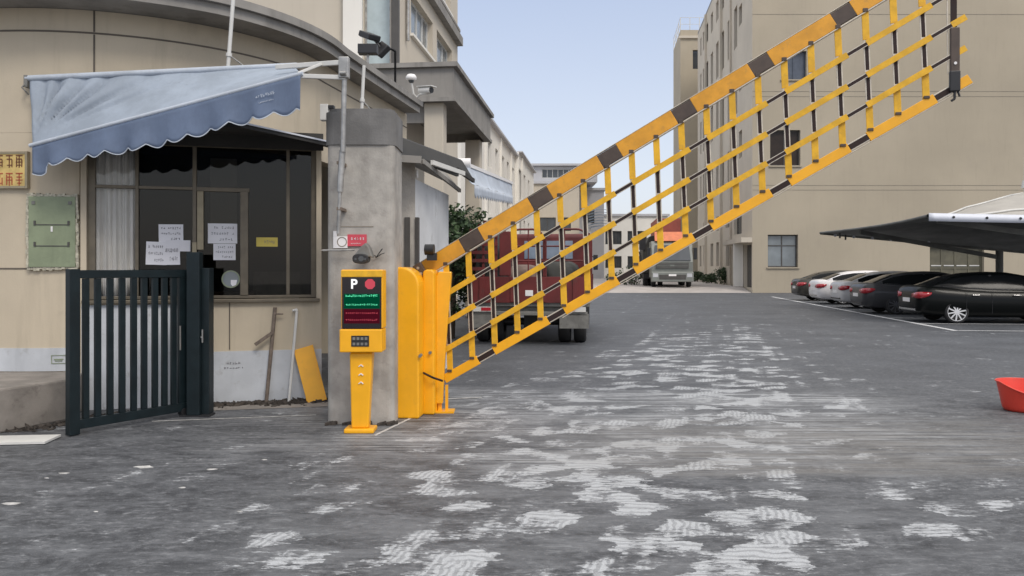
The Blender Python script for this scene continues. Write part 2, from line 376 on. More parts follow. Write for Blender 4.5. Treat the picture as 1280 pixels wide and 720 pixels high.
def textmesh(name, txt, size, mat, parent, M, ext=.002):
    cu = bpy.data.curves.new(name, 'FONT'); cu.body = txt; cu.size = size; cu.extrude = ext; cu.align_x = 'CENTER'; cu.align_y = 'CENTER'; cu.offset = size*.025
    to = bpy.data.objects.new('tmp', cu); COL.objects.link(to)
    me = bpy.data.meshes.new_from_object(to.evaluated_get(bpy.context.evaluated_depsgraph_get()))
    bpy.data.objects.remove(to); me.name = name
    me.transform(M)
    root = parent
    while root.parent: root = root.parent
    if root.get('_w'): me.transform(root.matrix_basis.inverted())
    me.materials.clear(); me.materials.append(MT[mat])
    o = bpy.data.objects.new(name, me); COL.objects.link(o); o.parent = parent; return o
def frameM(c, X, Yv):
    X = Vector(X).normalized(); Yv = Vector(Yv).normalized(); Z = X.cross(Yv)
    return Matrix(((X.x, Yv.x, Z.x, c[0]), (X.y, Yv.y, Z.y, c[1]), (X.z, Yv.z, Z.z, c[2]), (0, 0, 0, 1)))
def scribble(mb, c, U, V, N, w, h, n, fill=.7, th=.002, rnd=random):
    """a row of n small illegible glyphs made of strokes"""
    c, U, V, N = Vector(c), Vector(U), Vector(V), Vector(N)
    for i in range(n):
        if rnd.random() > fill+.25: continue
        g = c+U*((i+.5)/n-.5)*w; gw = w/n*.78
        for _ in range(3):
            k = rnd.random()
            if k < .5: mb.obox(g+V*rnd.uniform(-.4, .4)*h, (U, V, N), (gw*rnd.uniform(.25, .5), h*.06+.0004, th))
            else: mb.obox(g+U*rnd.uniform(-.4, .4)*gw, (U, V, N), (gw*.06+.0004, h*rnd.uniform(.25, .5), th))
    return mb
def window(parent, O, U, N, u0, z0, u1, z1, depth, nx=2, nz=1, fw=.05, frame='dframe', pane='dglass', sill=None, transom=None):
    O, U, N = Vector(O), Vector(U).normalized(), Vector(N).normalized()
    P = lambda u, z, d: O+U*u-N*d+UP*z
    mb = MB(); d = depth-.04
    def rb(a, b, c, e): mb.obox((P((a+b)/2, (c+e)/2, d)), (U, N, UP), ((b-a)/2, .03, (e-c)/2))
    rb(u0, u0+fw, z0, z1); rb(u1-fw, u1, z0, z1); rb(u0+fw, u1-fw, z0, z0+fw); rb(u0+fw, u1-fw, z1-fw, z1)
    for i in range(1, nx): u = u0+(u1-u0)*i/nx; rb(u-fw*.4, u+fw*.4, z0+fw, z1-fw)
    hs = [z0+(z1-z0)*i/nz for i in range(1, nz)] if transom is None else [transom]
    for z in hs:
        for i in range(nx):
            a = u0+(u1-u0)*i/nx+(fw if i == 0 else fw*.4); b = u0+(u1-u0)*(i+1)/nx-(fw if i == nx-1 else fw*.4)
            rb(a, b, z-fw*.4, z+fw*.4)
    f = mb.build('window', frame, parent)
    g = MB(); g.obox(P((u0+u1)/2, (z0+z1)/2, d+.012), (U, N, UP), ((u1-u0)/2-fw*.5, .006, (z1-z0)/2-fw*.5)); g.build('pane', pane, f)
    if sill:
        k = MB(); k.obox(P((u0+u1)/2, z0-.04, -.04), (U, N, UP), ((u1-u0)/2+.08, .06, .04)); k.build('sill', sill, f)
    return f
def leaves(mb, c, rad, n, size, rnd):
    c = Vector(c)
    for _ in range(n):
        d = Vector((rnd.gauss(0, 1), rnd.gauss(0, 1), rnd.gauss(0, 1))).normalized()*rnd.random()**.4
        p = c+Vector((d.x*rad[0], d.y*rad[1], d.z*rad[2])); s = size*rnd.uniform(.6, 1.3)
        a = Vector((rnd.gauss(0, 1), rnd.gauss(0, 1), rnd.gauss(0, .6))).normalized(); b = a.orthogonal().normalized()
        b = (Matrix.Rotation(rnd.uniform(0, 6.28), 3, a) @ b)
        mb.cur = rnd.randint(0, 1)
        mb.quad(p-a*s, p+b*s*.45, p+a*s, p-b*s*.45)

#PART2
X3, Y3, Z3 = Vector((1, 0, 0)), Vector((0, 1, 0)), Vector((0, 0, 1))
# ================================================================== SETTING
g = MB(); g.box(-220, 220, -60, 320, -1.0, 0.0)
struct(g, 'ground', 'asphalt')
g = MB()
for a, b, z0, z1 in ((51.4, 54.5, .004, .3), (54.5, 320, .3, .3)):
    g.add([(-60, a, z0), (15.4+.11*(a-51.6), a, z0), (15.4+.11*(b-51.6), b, z1), (-60, b, z1)], [(0, 1, 2, 3)])
struct(g, 'pavement', 'pave')
def stripe(mb, a, b, w=.12, z=.004):
    a, b = Vector(a), Vector(b); a.z = b.z = z; d = (b-a).normalized(); n = Vector((-d.y, d.x, 0))*w/2
    mb.quad(a-n, b-n, b+n, a+n)
ln = MB(); c0 = G(965, 371); c1 = G(1195, 413.5)
stripe(ln, c0, c1, .15)
for y in (20.42, 23.0, 25.6, 28.2, 30.8, 33.4, 36.0, 38.6, 41.2):
    s0 = c1+(c0-c1)*((y-c1.y)/(c0.y-c1.y)); stripe(ln, s0+RP*.08, s0+RP*5.6, .12, .006)
struct(ln, 'parking_line', 'white')
# scraped chalk lines beside the barrier foot
ck = MB(); stripe(ck, G(468, 545), G(528, 516), .035, .004); stripe(ck, G(556, 499), G(602, 497), .06, .004); stripe(ck, G(190, 527), G(395, 519), .03, .004)
struct(ck, 'chalk_line', 'chalk')

# ------------------------------------------------------------------ round-cornered building on the left
CC = Vector((-5.5, 11.8, 0)); CR = 2.82
def arc(r, a0, a1, n): return [(CC.x+r*math.cos(R(a0+(a1-a0)*i/n)), CC.y+r*math.sin(R(a0+(a1-a0)*i/n))) for i in range(n+1)]
bl = thing('round_corner_building', 'beige building with a curved corner and grey cornice behind the blue awning', 'building', (-5.5, 11.8, 0))
def band(mb, path_in, path_out, z0, z1):
    n = len(path_in)
    for i in range(n-1):
        a, b, c, d = path_in[i], path_in[i+1], path_out[i+1], path_out[i]
        for z in (z0, z1): mb.quad(*(Vector((*p, z)) for p in (a, b, c, d)))
        mb.quad(Vector((*a, z0)), Vector((*b, z0)), Vector((*b, z1)), Vector((*a, z1)))
        mb.quad(Vector((*d, z0)), Vector((*c, z0)), Vector((*c, z1)), Vector((*d, z1)))
    for i in (0, -1): mb.quad(*(Vector((*p, z)) for p, z in ((path_in[i], z0), (path_out[i], z0), (path_out[i], z1), (path_in[i], z1))))
w = MB()
up_o = arc(CR, -185, -6, 160)+[(-2.0, 15.2)]; up_i = arc(CR-.2, -185, -6, 160)+[(-2.2, 15.2)]
band(w, up_i, up_o, 3.12, 4.52)
lo_o = arc(CR, -185, -77.5, 96); lo_i = arc(CR-.2, -185, -77.5, 96); band(w, lo_i, lo_o, 0, 3.118)
w.smooth = False
w.build('wall', 'beige', bl, merge=True)
w = MB(); w.plan([(-8.3, 15.2), (-2.2, 15.2), (-2.2, 15.0), (-8.3, 15.0)], 0, 4.44); w.build('back_wall', 'beige', bl)
co = MB()
off = lambda a: .30+.22*min(1, max(0, (-a-10)/40))
outer = [(CC.x+(CR+off(a))*math.cos(R(a)), CC.y+(CR+off(a))*math.sin(R(a))) for a in [-185+179*i/60 for i in range(61)]]+[(-1.74, 15.1)]
inner = arc(CR-.3, -185, -6, 60)+[(-2.3, 15.1)]
band(co, inner, outer, 4.525, 4.64)
outer2 = [(x+(x-CC.x)*.018, y+(y-CC.y)*.018) for x, y in outer[:-1]]+[(-1.68, 15.14)]
band(co, inner, outer2, 4.643, 4.74)
co.build('cornice', 'cornice', bl)
rf = MB(); rf.plan(arc(CR-.3, -185, -6, 40)+[(-2.3, 15.1), (-8.2, 15.1)], 4.53, 4.68); rf.build('roof', 'roofgrey', bl)
aj = math.degrees(math.atan2(9.0-CC.y, -4.72-CC.x))
for a_, b_, z0_, z1_, n_, tail in ((-185, -6, 4.255, 4.275, 160, 1), (aj-.2, aj+.2, 3.13, 4.25, 1, 0), (aj-.2, aj+.2, 4.28, 4.52, 1, 0), (-185, -85, 1.585, 1.602, 90, 0)):
    j = MB(); band(j, arc(CR-.01, a_, b_, n_)+([(-2.01, 15.2)] if tail else []), arc(CR+.005, a_, b_, n_)+([(-1.994, 15.2)] if tail else []), z0_, z1_); j.build('joint', 'joint', bl)
pb = MB(); band(pb, arc(CR-.01, -185, -78, 30), arc(CR+.012, -185, -78, 30), .44, .70); pb.build('paint_band', 'whitepaint', bl)

# ------------------------------------------------------------------ guard booth
A = Vector((-4.85, 8.99, 0)); B = Vector((-2.31, 9.70, 0)); BU = (B-A).normalized(); BN = Vector((BU.y, -BU.x, 0)); BL = (B-A).length
def bu(px):
    t = (px-CX)/F; return (t*A.y-A.x)/(BU.x-t*BU.y)
def bz(py, px): u = bu(px); return EYE-(py-HZ)/F*(A+BU*u).y
BP = lambda u, z, d=0: A+BU*u+BN*d+UP*z
bo = thing('guard_booth', 'gate guard booth with wide dark windows under the blue awning', 'guard booth', (-3.58, 9.34, 0))
w = MB(); w.wall(A, BU, BL, 3.2, [(.06, 1.22, BL-.06, 3.15)], .14, BN)
# side, back, floor and ceiling of the room
bk = -1.9
w.quad(BP(0, 0), BP(0, 3.2), BP(0, 3.2, bk), BP(0, 0, bk)); w.quad(BP(BL, 0), BP(BL, 3.2), BP(BL, 3.2, bk), BP(BL, 0, bk))
w.build('wall', 'beige', bo)
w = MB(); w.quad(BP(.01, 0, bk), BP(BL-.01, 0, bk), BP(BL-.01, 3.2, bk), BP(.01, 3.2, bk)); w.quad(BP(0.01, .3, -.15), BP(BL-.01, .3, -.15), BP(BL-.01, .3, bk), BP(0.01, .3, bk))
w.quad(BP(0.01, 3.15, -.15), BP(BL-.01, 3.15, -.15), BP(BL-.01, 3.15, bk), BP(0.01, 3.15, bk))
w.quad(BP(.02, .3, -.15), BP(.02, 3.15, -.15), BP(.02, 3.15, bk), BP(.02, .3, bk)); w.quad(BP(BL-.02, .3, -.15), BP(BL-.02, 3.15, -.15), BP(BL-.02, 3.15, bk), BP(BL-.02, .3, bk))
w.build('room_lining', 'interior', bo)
w = MB(); w.obox(BP((bu(258)+BL)/2, .31, .004), (BU, BN, UP), ((BL-bu(258))/2, .006, .31)); w.obox(BP((.01+bu(258))/2-.001, .59, .004), (BU, BN, UP), ((bu(258)-.01)/2-.002, .006, .59)); w.build('paint_band', 'whitepaint', bo)
j = MB(); j.obox(BP(bu(287), .93, .002), (BU, BN, UP), (.006, .006, .29)); j.build('joint', 'joint', bo)
sl = MB(); sl.obox(BP(BL/2, 1.215, .01), (BU, BN, UP), (BL/2-.02, .05, .02)); sl.build('sill', 'frame', bo, bevel=.006)
# window frame: outer, mullions, transom
def fbar(mb, u0, u1, z0, z1, d=-.08, t=.03): mb.obox(BP((u0+u1)/2, (z0+z1)/2, d), (BU, BN, UP), (abs(u1-u0)/2, t, abs(z1-z0)/2))
fr = MB(); zt = 2.53
fbar(fr, .06, .14, 1.24, 3.14); fbar(fr, BL-.12, BL-.06, 1.24, 3.14); fbar(fr, .14, BL-.12, 3.02, 3.14); fbar(fr, .14, BL-.12, 1.24, 1.275)
m1, m2, m3 = bu(170), bu(242.5), bu(305)
for m, h in ((m1, .018), (m2, .022)): fbar(fr, m-h, m+h, 1.275, 3.02)
fbar(fr, m3-.045, m3+.045, 1.275, zt-.02, -.075, .035)
fbar(fr, .14, m1-.018, zt-.018, zt+.018); fbar(fr, m1+.018, m2-.022, zt-.018, zt+.018); fbar(fr, m2+.022, m3+.06, zt-.03, zt+.02)
fbar(fr, bu(360)-.02, bu(360)+.02, 1.275, 3.02)
fo = fr.build('window_frame', 'frame', bo, bevel=.004)
sa = MB(); fbar(sa, bu(246), bu(254), bz(312, 250), zt-.032, -.055, .03); fbar(sa, bu(240), bu(245.5), 1.28, 1.9, -.03, .01); sa.build('sash', 'frame2', fo, bevel=.003)
gl = MB()
fbar(gl, .12, m1, 1.25, 3.05, -.09, .003); gl.build('pane', 'glassc', fo)
for a, b in ((m1, m2), (m2, m3), (m3, bu(360)), (bu(360), BL-.1)):
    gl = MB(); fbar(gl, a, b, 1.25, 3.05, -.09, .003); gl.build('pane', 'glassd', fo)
cu = MB()
def cf(u, v):
    uu = bu(106)+(bu(169)-bu(106))*u; sw = .035*math.sin(u*38+1.2*math.sin(v*2+u*5))+.015*math.sin(u*91)
    return BP(uu, 1.25+v*1.8, -.165+sw)
cu.grid(cf, 90, 8, BN*-.004)
cur = single(cu, 'curtain', 'curtain', 'white pleated curtain hanging behind the left booth window', 'curtain', BP(.4, 1.25, -.24))
# furnishings added behind the panes in place of reflections in the glass
cb = MB(); cb.obox(BP(bu(345), .95, -1.2), (BU, BN, UP), (.30, .22, .60)); cb.m(1).obox(BP(bu(345), 1.2, -.975), (BU, BN, UP), (.28, .006, .01)); cb.obox(BP(bu(345)+.1, 1.0, -.97), (BU, BN, UP), (.01, .012, .06))
single(cb, 'cabinet', ['tsteel', 'steel'], 'dim grey cabinet added inside the booth behind the right window', 'cabinet', BP(bu(345), .35, -1.2), bevel=.01)
pn = MB(); pn.obox(BP(bu(272), 2.45, -.9), (BU, BN, UP), (.16, .01, .55))  # added board, stands in for a grey reflection on the glass
single(pn, 'reflection_stand_in', 'greywall', 'pale board inside the booth standing in for a reflection on the upper pane', 'board', BP(bu(272), 1.9, -.9))
dk = thing('desk', 'low desk with a screen inside the dark booth', 'desk', BP(bu(215), .3, -.8)); dk['_w'] = 1
mb = MB(); mb.obox(BP(bu(225), 1.28, -.8), (BU, BN, UP), (.8, .3, .02)); mb.build('top', 'plank', dk)
mb = MB(); mb.obox(BP(bu(225)-.75, .78, -.8), (BU, BN, UP), (.02, .28, .475)); mb.build('leg', 'plank', dk)
mb = MB(); mb.obox(BP(bu(225)+.75, .78, -.8), (BU, BN, UP), (.02, .28, .475)); mb.build('leg', 'plank', dk)
mn = MB(); mn.obox(BP(bu(212), 1.56, -.75), (BU, BN, UP), (.24, .02, .16)); mn.obox(BP(bu(212), 1.35, -.75), (BU, BN, UP), (.03, .02, .05)); mn.obox(BP(bu(212), 1.307, -.75), (BU, BN, UP), (.10, .08, .005))
single(mn, 'monitor', 'black', 'dark monitor on the desk behind the booth glass', 'monitor', BP(bu(212), 1.3, -.75))
# booth roof sheet, thin and dark
r = MB()
P = [W(60, 158, 8.7), W(200, 152, 8.55), W(300, 153, 8.6), W(410, 177, 9.35)]
Q = [p+Vector((.3, 2.0, .12)) for p in P]
for i in range(3):
    n = P[i:i+2]+[Q[i+1], Q[i]]
    r.prism([q_-UP*.05 for q_ in n], (0, 0, .05))
r.build('roof', 'roofblack', bo)
le = MB(); le.bar(P[2]+Vector((0, -.015, .0)), P[3]+Vector((0, -.015, .0)), .018, .012); le.build('roof_edging', 'memrim', bo)
fa = MB(); fa.obox(BP(BL/2, 3.12, .03), (BU, BN, UP), (BL/2+.02, .025, .10)); fa.build('lintel_shade', 'roofblack', bo)  # black strip painted in for the shade under the roof sheet

def sheet(name, px0, py0, px1, py1, label, cat='notice', rot=0, rows=3, mat='paper', group='paper notices stuck on the booth windows', lift=.0, part='print'):
    pc = (px0+px1)/2; u0, u1 = bu(px0), bu(px1); z1, z0 = bz(py0, pc), bz(py1, pc); d = -.080+lift
    c = BP((u0+u1)/2, (z0+z1)/2, d); Uu = (BU*math.cos(rot)+UP*math.sin(rot)); Vv = (UP*math.cos(rot)-BU*math.sin(rot))
    mb = MB(); mb.obox(c, (Uu, Vv, BN), ((u1-u0)/2, (z1-z0)/2, .002))
    o = single(mb, name, mat, label, cat, c, group)
    if rows:
        o['_w'] = 1; o.matrix_basis = Matrix.Translation(c)
        ik = MB(); h = (z1-z0)
        for i in range(rows):
            scribble(ik, c+Vv*(h*(.5-(i+.7)/(rows+.4)))+BN*.003+Uu*(0 if i < rows-1 else (u1-u0)*.12), Uu, Vv, BN, (u1-u0)*(.8 if i < rows-1 else .5), h/(rows*2.3), 9 if i < rows-1 else 5, .7, .0008)
        ik.build(part, 'ink', o)
    return o
sheet('paper_notice', 197, 280, 228, 303, 'upper small paper notice on the glass left of the gold sash', rot=.01)
sheet('paper_notice', 181, 302, 208, 331, 'lower left white paper notice beside the curtain on the glass', rot=-.03, lift=.004)
sheet('paper_notice', 206, 300, 237, 314, 'narrow blank edge paper notice on glass touching the gold sash', rot=.0, rows=0, lift=.006)
sheet('paper_notice', 203, 305, 224, 331, 'lowest white paper notice half covered above the dark gate post', rot=.02, lift=.008, rows=2)
sheet('paper_notice', 259, 279, 296, 304, 'wide paper notice on the dark glass right of the gold sash', rot=.0)
sheet('paper_notice', 266, 304.5, 294, 325, 'small paper notice directly under the wide notice on dark glass', rot=.0, lift=.004)
sheet('yellow_label', 320, 296.5, 347, 308, 'small yellow label strip on the dark right booth window', 'label', rows=1, mat='ylabel', group=None)
c = BP(bu(288), bz(349, 288), -.075)
st = thing('round_sticker', 'round grey and white sticker at the bottom of the dark booth glass', 'sticker', c)
mb = MB(); mb.cyl(c, c+BN*.003, .105, n=28); mb.build('disc', 'gglass', st)
mb = MB()
for i in range(16):
    a0, a1 = i*PI/8, (i+1)*PI/8
    mb.prism([c+BN*.0035+BU*r*math.cos(a)+UP*r*math.sin(a) for r, a in ((.09, a0), (.105, a0), (.105, a1), (.09, a1))], BN*.002)
mb.build('ring', 'green', st)
mb = MB(); mb.prism([c+BN*.0035+BU*x+UP*z for x, z in ((0, -.01), (.07, -.01), (.06, -.07), (.02, -.085), (0, -.06))], BN*.002); mb.build('patch', 'paper', st)

# ------------------------------------------------------------------ concrete pillar + things on it
pl = thing('concrete_pillar', 'tall stained grey concrete gate pillar behind the payment terminal', 'pillar', (-1.55, 8.5, 0))
def rrect(x0, x1, y0, y1, r, n=6):
    o = []
    for cx, cy, a in ((x1-r, y0+r, -90), (x1-r, y1-r, 0), (x0+r, y1-r, 90), (x0+r, y0+r, 180)):
        o += [(cx+r*math.cos(R(a+90*i/n)), cy+r*math.sin(R(a+90*i/n))) for i in range(n+1)]
    return o
w = MB(); w.plan(rrect(-1.90, -1.21, 8.2, 8.85, .07), 0, 2.86); w.build('shaft', 'conc', pl)
w = MB(); w.plan(rrect(-1.925, -1.195, 8.18, 8.87, .12), 2.862, 3.20); w.plan(rrect(-1.90, -1.22, 8.20, 8.85, .14), 3.202, 3.235); w.build('cap', 'concdark', pl)
w = MB(); w.box(-1.80, -1.42, 8.196, 8.203, 2.02, 2.03); w.build('joint', 'jointl', pl)
mb = MB()
for i in range(22):
    a = random.uniform(-1.9, -1.2); mb.obox((a, 8.17+random.uniform(-.05, .03), .015), (Vector((1, random.random(), .2)), Vector((-.3, 1, 0)), UP), (random.uniform(.01, .05), .02, .015))
tag(mb.build('rubble', 'soil'), 'crumbs of dark soil along the foot of the concrete pillar', 'dirt', kind='stuff')
wb = MB(); c = W(406, 141, 9.0); wb.obox(c, (X3, Y3, Z3), (.045, .05, .09)); wb.m(1).obox(c+Vector((.05, 0, .06)), (X3, Y3, Z3), (.06, .04, .02))
single(wb, 'junction_box', ['whitemetal', 'black'], 'small white junction box on the wall left of the pillar top', 'junction box', c, bevel=.006)

# sign on pillar
c = W(437, 301, 8.19)
sg = thing('pillar_sign', 'small red and white sign plate fixed on the pillar above the terminal', 'sign', c)
mb = MB(); mb.box(c.x-.02, c.x+.175, 8.180, 8.192, c.z-.055, c.z+.065); mb.build('red_plate', 'redplate', sg)
mb = MB(); mb.box(c.x-.165, c.x-.02, 8.176, 8.192, c.z-.075, c.z+.045); mb.box(c.x-.165, c.x-.13, 8.177, 8.192, c.z+.046, c.z+.10); mb.build('white_plate', 'signwhite', sg)
mb = MB()
for i in range(14):
    a0, a1 = i*2*PI/14, (i+1)*2*PI/14; cc = Vector((c.x-.075, 8.1735, c.z-.012))
    mb.prism([cc+X3*r_*math.cos(a)+Z3*r_*math.sin(a) for r_, a in ((.042, a0), (.052, a0), (.052, a1), (.042, a1))], (0, .002, 0))
mb.build('emblem', 'jointl', sg)
mb = MB(); scribble(mb, (c.x+.085, 8.178, c.z+.022), X3, Z3, -Y3, .14, .032, 5, 1.0, .001); scribble(mb, (c.x+.07, 8.178, c.z-.028), X3, Z3, -Y3, .11, .012, 8, 1.0, .001); mb.build('lettering', 'signwhite', sg)
rod = MB(); rod.cyl(W(402, 313, 8.12), W(443, 312.5, 8.12), .009); rod.cyl(W(405, 313, 8.12), W(405, 313, 8.26), .012)
single(rod, 'steel_rod', 'steel', 'thin steel rod sticking sideways across the pillar under the sign', 'rod', W(405, 313, 8.26))
tw = MB(); random.seed(5)
for k in range(5):
    p = W(470, 322, 8.19); q = p+Vector((random.uniform(-.03, .10), -.03, random.uniform(-.05, .10))); tw.tube([p, (p+q)/2+Vector((.01, -.02, .01)), q], .004, 5)
single(tw, 'cable_stub', 'black', 'frayed black cable end sticking out of the pillar right of camera', 'cable', W(470, 322, 8.19))
# camera with hood
c = W(452, 322, 8.0)
cam = thing('plate_camera', 'black lens camera under a grey hood just above the payment terminal', 'camera', c)
mb = MB(); mb.smooth = False
mb.prism([c+Vector(v) for v in ((-.07, -.05, .02), (.12, -.05, .0), (.085, -.05, .10), (.05, -.05, .15), (.0, -.05, .11))], (0, .14, 0)); mb.build('hood', 'tsteel', cam, bevel=.012)
mb = MB(); mb.plan([(0, 0)], 0, 0) if False else None
ov = [(.082*math.cos(a)*(1 if abs(math.cos(a)) < .9 else .97), .05*math.copysign(abs(math.sin(a))**.7, math.sin(a))) for a in [i*2*PI/28 for i in range(28)]]
mb.prism([c+Vector((x, -.075, z-.012)) for x, z in ov], (0, .14, 0)); mb.build('housing', 'black', cam, bevel=.008)
mb = MB(); mb.cyl(c+Vector((.01, -.076, -.012)), c+Vector((.01, -.082, -.012)), .028, n=20)
for x in (-.045, .05): mb.cyl(c+Vector((x, -.076, -.016)), c+Vector((x, -.080, -.016)), .012, n=12)
mb.build('lens', 'dglass', cam)
mb = MB(); mb.bar(c+Vector((.03, .06, .02)), c+Vector((.03, .21, .02)), .03, .03); mb.build('bracket', 'steel', cam)

# standing tube carrying the awning frame
pm = MB(); pm.smooth = True
pm.cyl(W(431, 72, 7.95), W(428.5, 190, 7.95), .026, n=14); pm.cyl(W(428, 188, 7.97), W(425, 240, 7.97), .032, n=14); pm.cyl(W(425, 240, 7.97), W(423, 292, 7.99), .019, n=12)
pole = single(pm, 'awning_post', 'steel', 'dented grey steel tube strapped to the pillar below the awning arm', 'tube', W(423, 292, 8.0))
pole['_w'] = 1; pole.matrix_basis = Matrix.Translation(pole.location)
for py in (205, 262): bk_ = MB(); p = W(427, py, 8.08); bk_.bar(p-Vector((0, .12, 0)), p+Vector((0, .12, 0)), .03, .05); bk_.build('clamp', 'rust', pole)

# ------------------------------------------------------------------ big blue awning
aw = thing('blue_awning', 'faded blue retractable awning sagging to the left over the booth windows', 'awning', W(36, 98, 8.95))
T0, T1 = W(37, 99, 8.92), W(368, 83, 8.9); F0, F1 = W(41, 182, 8.66), W(376, 92, 7.95)
def af(u, v):
    a = T0.lerp(T1, u); b = F0.lerp(F1, u)
    p = a.lerp(b, v)
    ang = math.atan2((1-v)*.75+.003, u*2.9+.02); rr = math.hypot((1-v)*.75, u*2.9)
    rip = sum(a_*math.exp(-((ang-a0)/w0)**2) for a0, w0, a_ in ((1.32, .05, -.09), (1.14, .045, -.15), (1.00, .035, .08), (.86, .04, -.12), (.70, .035, -.11), (.60, .03, .035), (.50, .03, -.09), (.37, .025, -.06), (.27, .02, .015)))*min(1, rr*2.2)*math.exp(-.35*rr)+.010*math.sin(u*34+v*9)*math.exp(-u)
    sag = -.07*math.sin(PI*v)*math.sin(PI*min(1, u*1.3))*.7
    return p+Vector((0, -rip*math.sin(PI*min(1, v*1.15+.04)), sag+rip*.15))
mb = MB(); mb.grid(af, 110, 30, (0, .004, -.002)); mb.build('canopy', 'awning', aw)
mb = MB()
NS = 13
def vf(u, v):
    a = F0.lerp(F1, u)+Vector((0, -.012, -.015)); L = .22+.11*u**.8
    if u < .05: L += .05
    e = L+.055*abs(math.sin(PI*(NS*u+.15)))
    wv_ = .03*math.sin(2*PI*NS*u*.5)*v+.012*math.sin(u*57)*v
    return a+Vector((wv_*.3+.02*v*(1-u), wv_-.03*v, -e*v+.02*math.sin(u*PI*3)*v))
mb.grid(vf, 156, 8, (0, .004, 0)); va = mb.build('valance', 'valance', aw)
mb = MB()
def edge(u): return vf(u, 1)+Vector((0, -.006, 0))
for i in range(156): mb.bar(edge(i/156), edge((i+1)/156), .010, .006)
mb.build('piping', 'awnpale', va)
mb = MB(); Uv = (F1-F0).normalized(); Vv = (UP-Uv*Uv.z).normalized(); cN = Uv.cross(Vv).normalized(); cN = cN if cN.y < 0 else -cN
cT = vf(.885, .42)+cN*.014
scribble(mb, cT+Vv*.03, Uv, Vv, cN, .22, .034, 8, 1.0, .001); scribble(mb, cT-Vv*.035, Uv, Vv, cN, .17, .014, 12, 1.0, .001); mb.build('lettering', 'awnpale', va)
mb = MB(); mb.tube([F0+Vector((-.03, 0, 0)), F0.lerp(F1, .5), F1+Vector((.02, 0, .0))], .022, 12); mb.build('front_bar', 'awnpale', aw)
mb = MB(); mb.tube([T0+Vector((-.04, 0, .01)), T0.lerp(T1, .5)+Vector((0, 0, .01)), T1+Vector((.03, 0, .01))], .032, 14); mb.build('roller', 'awnpale', aw)
for a, b, ww in ((W(345, 84, 8.3), W(428, 78, 7.98), .05), (W(376, 95, 7.97), W(432, 97, 7.93), .045), (W(372, 92, 7.96), W(402, 80, 8.05), .03)):
    mb = MB(); mb.bar(a, b, ww, .03); mb.build('arm', 'whitemetal', aw, bevel=.006)
mb = MB(); c = W(430, 84, 7.93); mb.box(c.x-.05, c.x+.05, c.y-.03, c.y+.05, c.z-.11, c.z+.10); mb.cyl(c+Vector((-.03, -.05, -.07)), c+Vector((.03, -.05, -.07)), .02); mb.build('hinge', 'steel', aw, bevel=.008)
mb = MB(); c = T0; mb.box(c.x-.05, c.x-.01, c.y-.03, c.y+.12, c.z-.09, c.z+.04); mb.tube([c+Vector((-.03, -.02, -.05)), c+Vector((-.06, -.04, -.1)), c+Vector((-.01, -.05, -.15)), c+Vector((.01, -.03, -.18))], .009); mb.build('wall_bracket', 'tsteel', aw)

# slim pipes on the curved wall
for nm, lab, a, b, r_ in (('white_conduit', 'thin white pipe rising from the blue awning up to the cornice', W(285, 84, 9.05), W(293, -20, 9.05), .022), ('white_conduit', 'short white pipe standing behind the top of the pillar', W(452, 140, 9.6), W(455, 82, 9.6), .02)):
    mb = MB(); mb.cyl(a, b, r_, n=12); k_ = (b-a).normalized(); mb.cyl(a+k_*.12, a+k_*.16, r_*1.5, n=12)
    mb.cyl(a+k_*.14, a+k_*.14+Vector((0, .6, 0)), .008)
    single(mb, nm, 'whitemetal', lab, 'pipe', a)

# ------------------------------------------------------------------ wall-mounted things on the left
def onarc(px):   # point on curved wall seen at px
    t = (px-CX)/F; a_ = 1+t*t; b_ = -2*(CC.x*t+CC.y); c_ = CC.x**2+CC.y**2-CR*CR
    Y = (-b_-math.sqrt(b_*b_-4*a_*c_))/(2*a_); p = Vector((t*Y, Y, 0)); N_ = (p-CC).normalized(); return p, N_, Vector((-N_.y, N_.x, 0))
p, n_, u_ = onarc(67); z1, z0 = EYE-(246-HZ)/F*p.y, EYE-(334-HZ)/F*p.y; hw = 27.5/F*p.y
gb = thing('electrical_box', 'pale green metal electrical box set in rough mortar left of the curtain', 'electrical box', p+UP*z0)
mc = p+UP*(z0+z1)/2
mb = MB(); mb.obox(mc+n_*.015, (u_, n_, UP), (hw, .03, (z1-z0)/2)); mb.build('body', 'green', gb, bevel=.006)
mb = MB(); random.seed(3)
for side in range(4):
    for i in range(16):
        t = (i+.5)/16*2-1; j_ = lambda: random.uniform(-.008, .008)
        if side < 2: cpt = mc+u_*(t*hw*1.08)+UP*((1 if side else -1)*((z1-z0)/2+.012)+j_())
        else: cpt = mc+u_*((1 if side == 2 else -1)*(hw+.012)+j_())+UP*(t*(z1-z0)/2)
        ax = (u_, n_, UP); s_ = random.uniform(.010, .022)
        mb.obox(cpt+n_*.012, ax, (hw/16*1.12 if side < 2 else s_, .016+random.uniform(0, .012), s_ if side < 2 else (z1-z0)/32*1.1))
mb.build('mortar_surround', 'mortar', gb)
for zz in (.30, .60):
    mb = MB(); mb.obox(mc+n_*.047+UP*((zz-.5)*(z1-z0)), (u_, n_, UP), (hw*.72, .003, .005))
    for sx in (-1, 1): mb.obox(mc+n_*.05+u_*sx*hw*.72+UP*((zz-.5)*(z1-z0)+.02), (u_, n_, UP), (.010, .006, .025))
    mb.build('door_seam', 'dframe', gb)
mb = MB()
for sx in (-1, 1): mb.obox(mc+n_*.048+u_*sx*hw*.78+UP*(.41*(z1-z0)), (u_, n_, UP), (.018, .005, .018))
mb.build('hinge', 'tsteel', gb)
mb = MB(); mb.obox(mc+n_*.047+UP*(.04*(z1-z0)), (u_, n_, UP), (.010, .003, .03)); mb.build('tag', 'signwhite', gb)

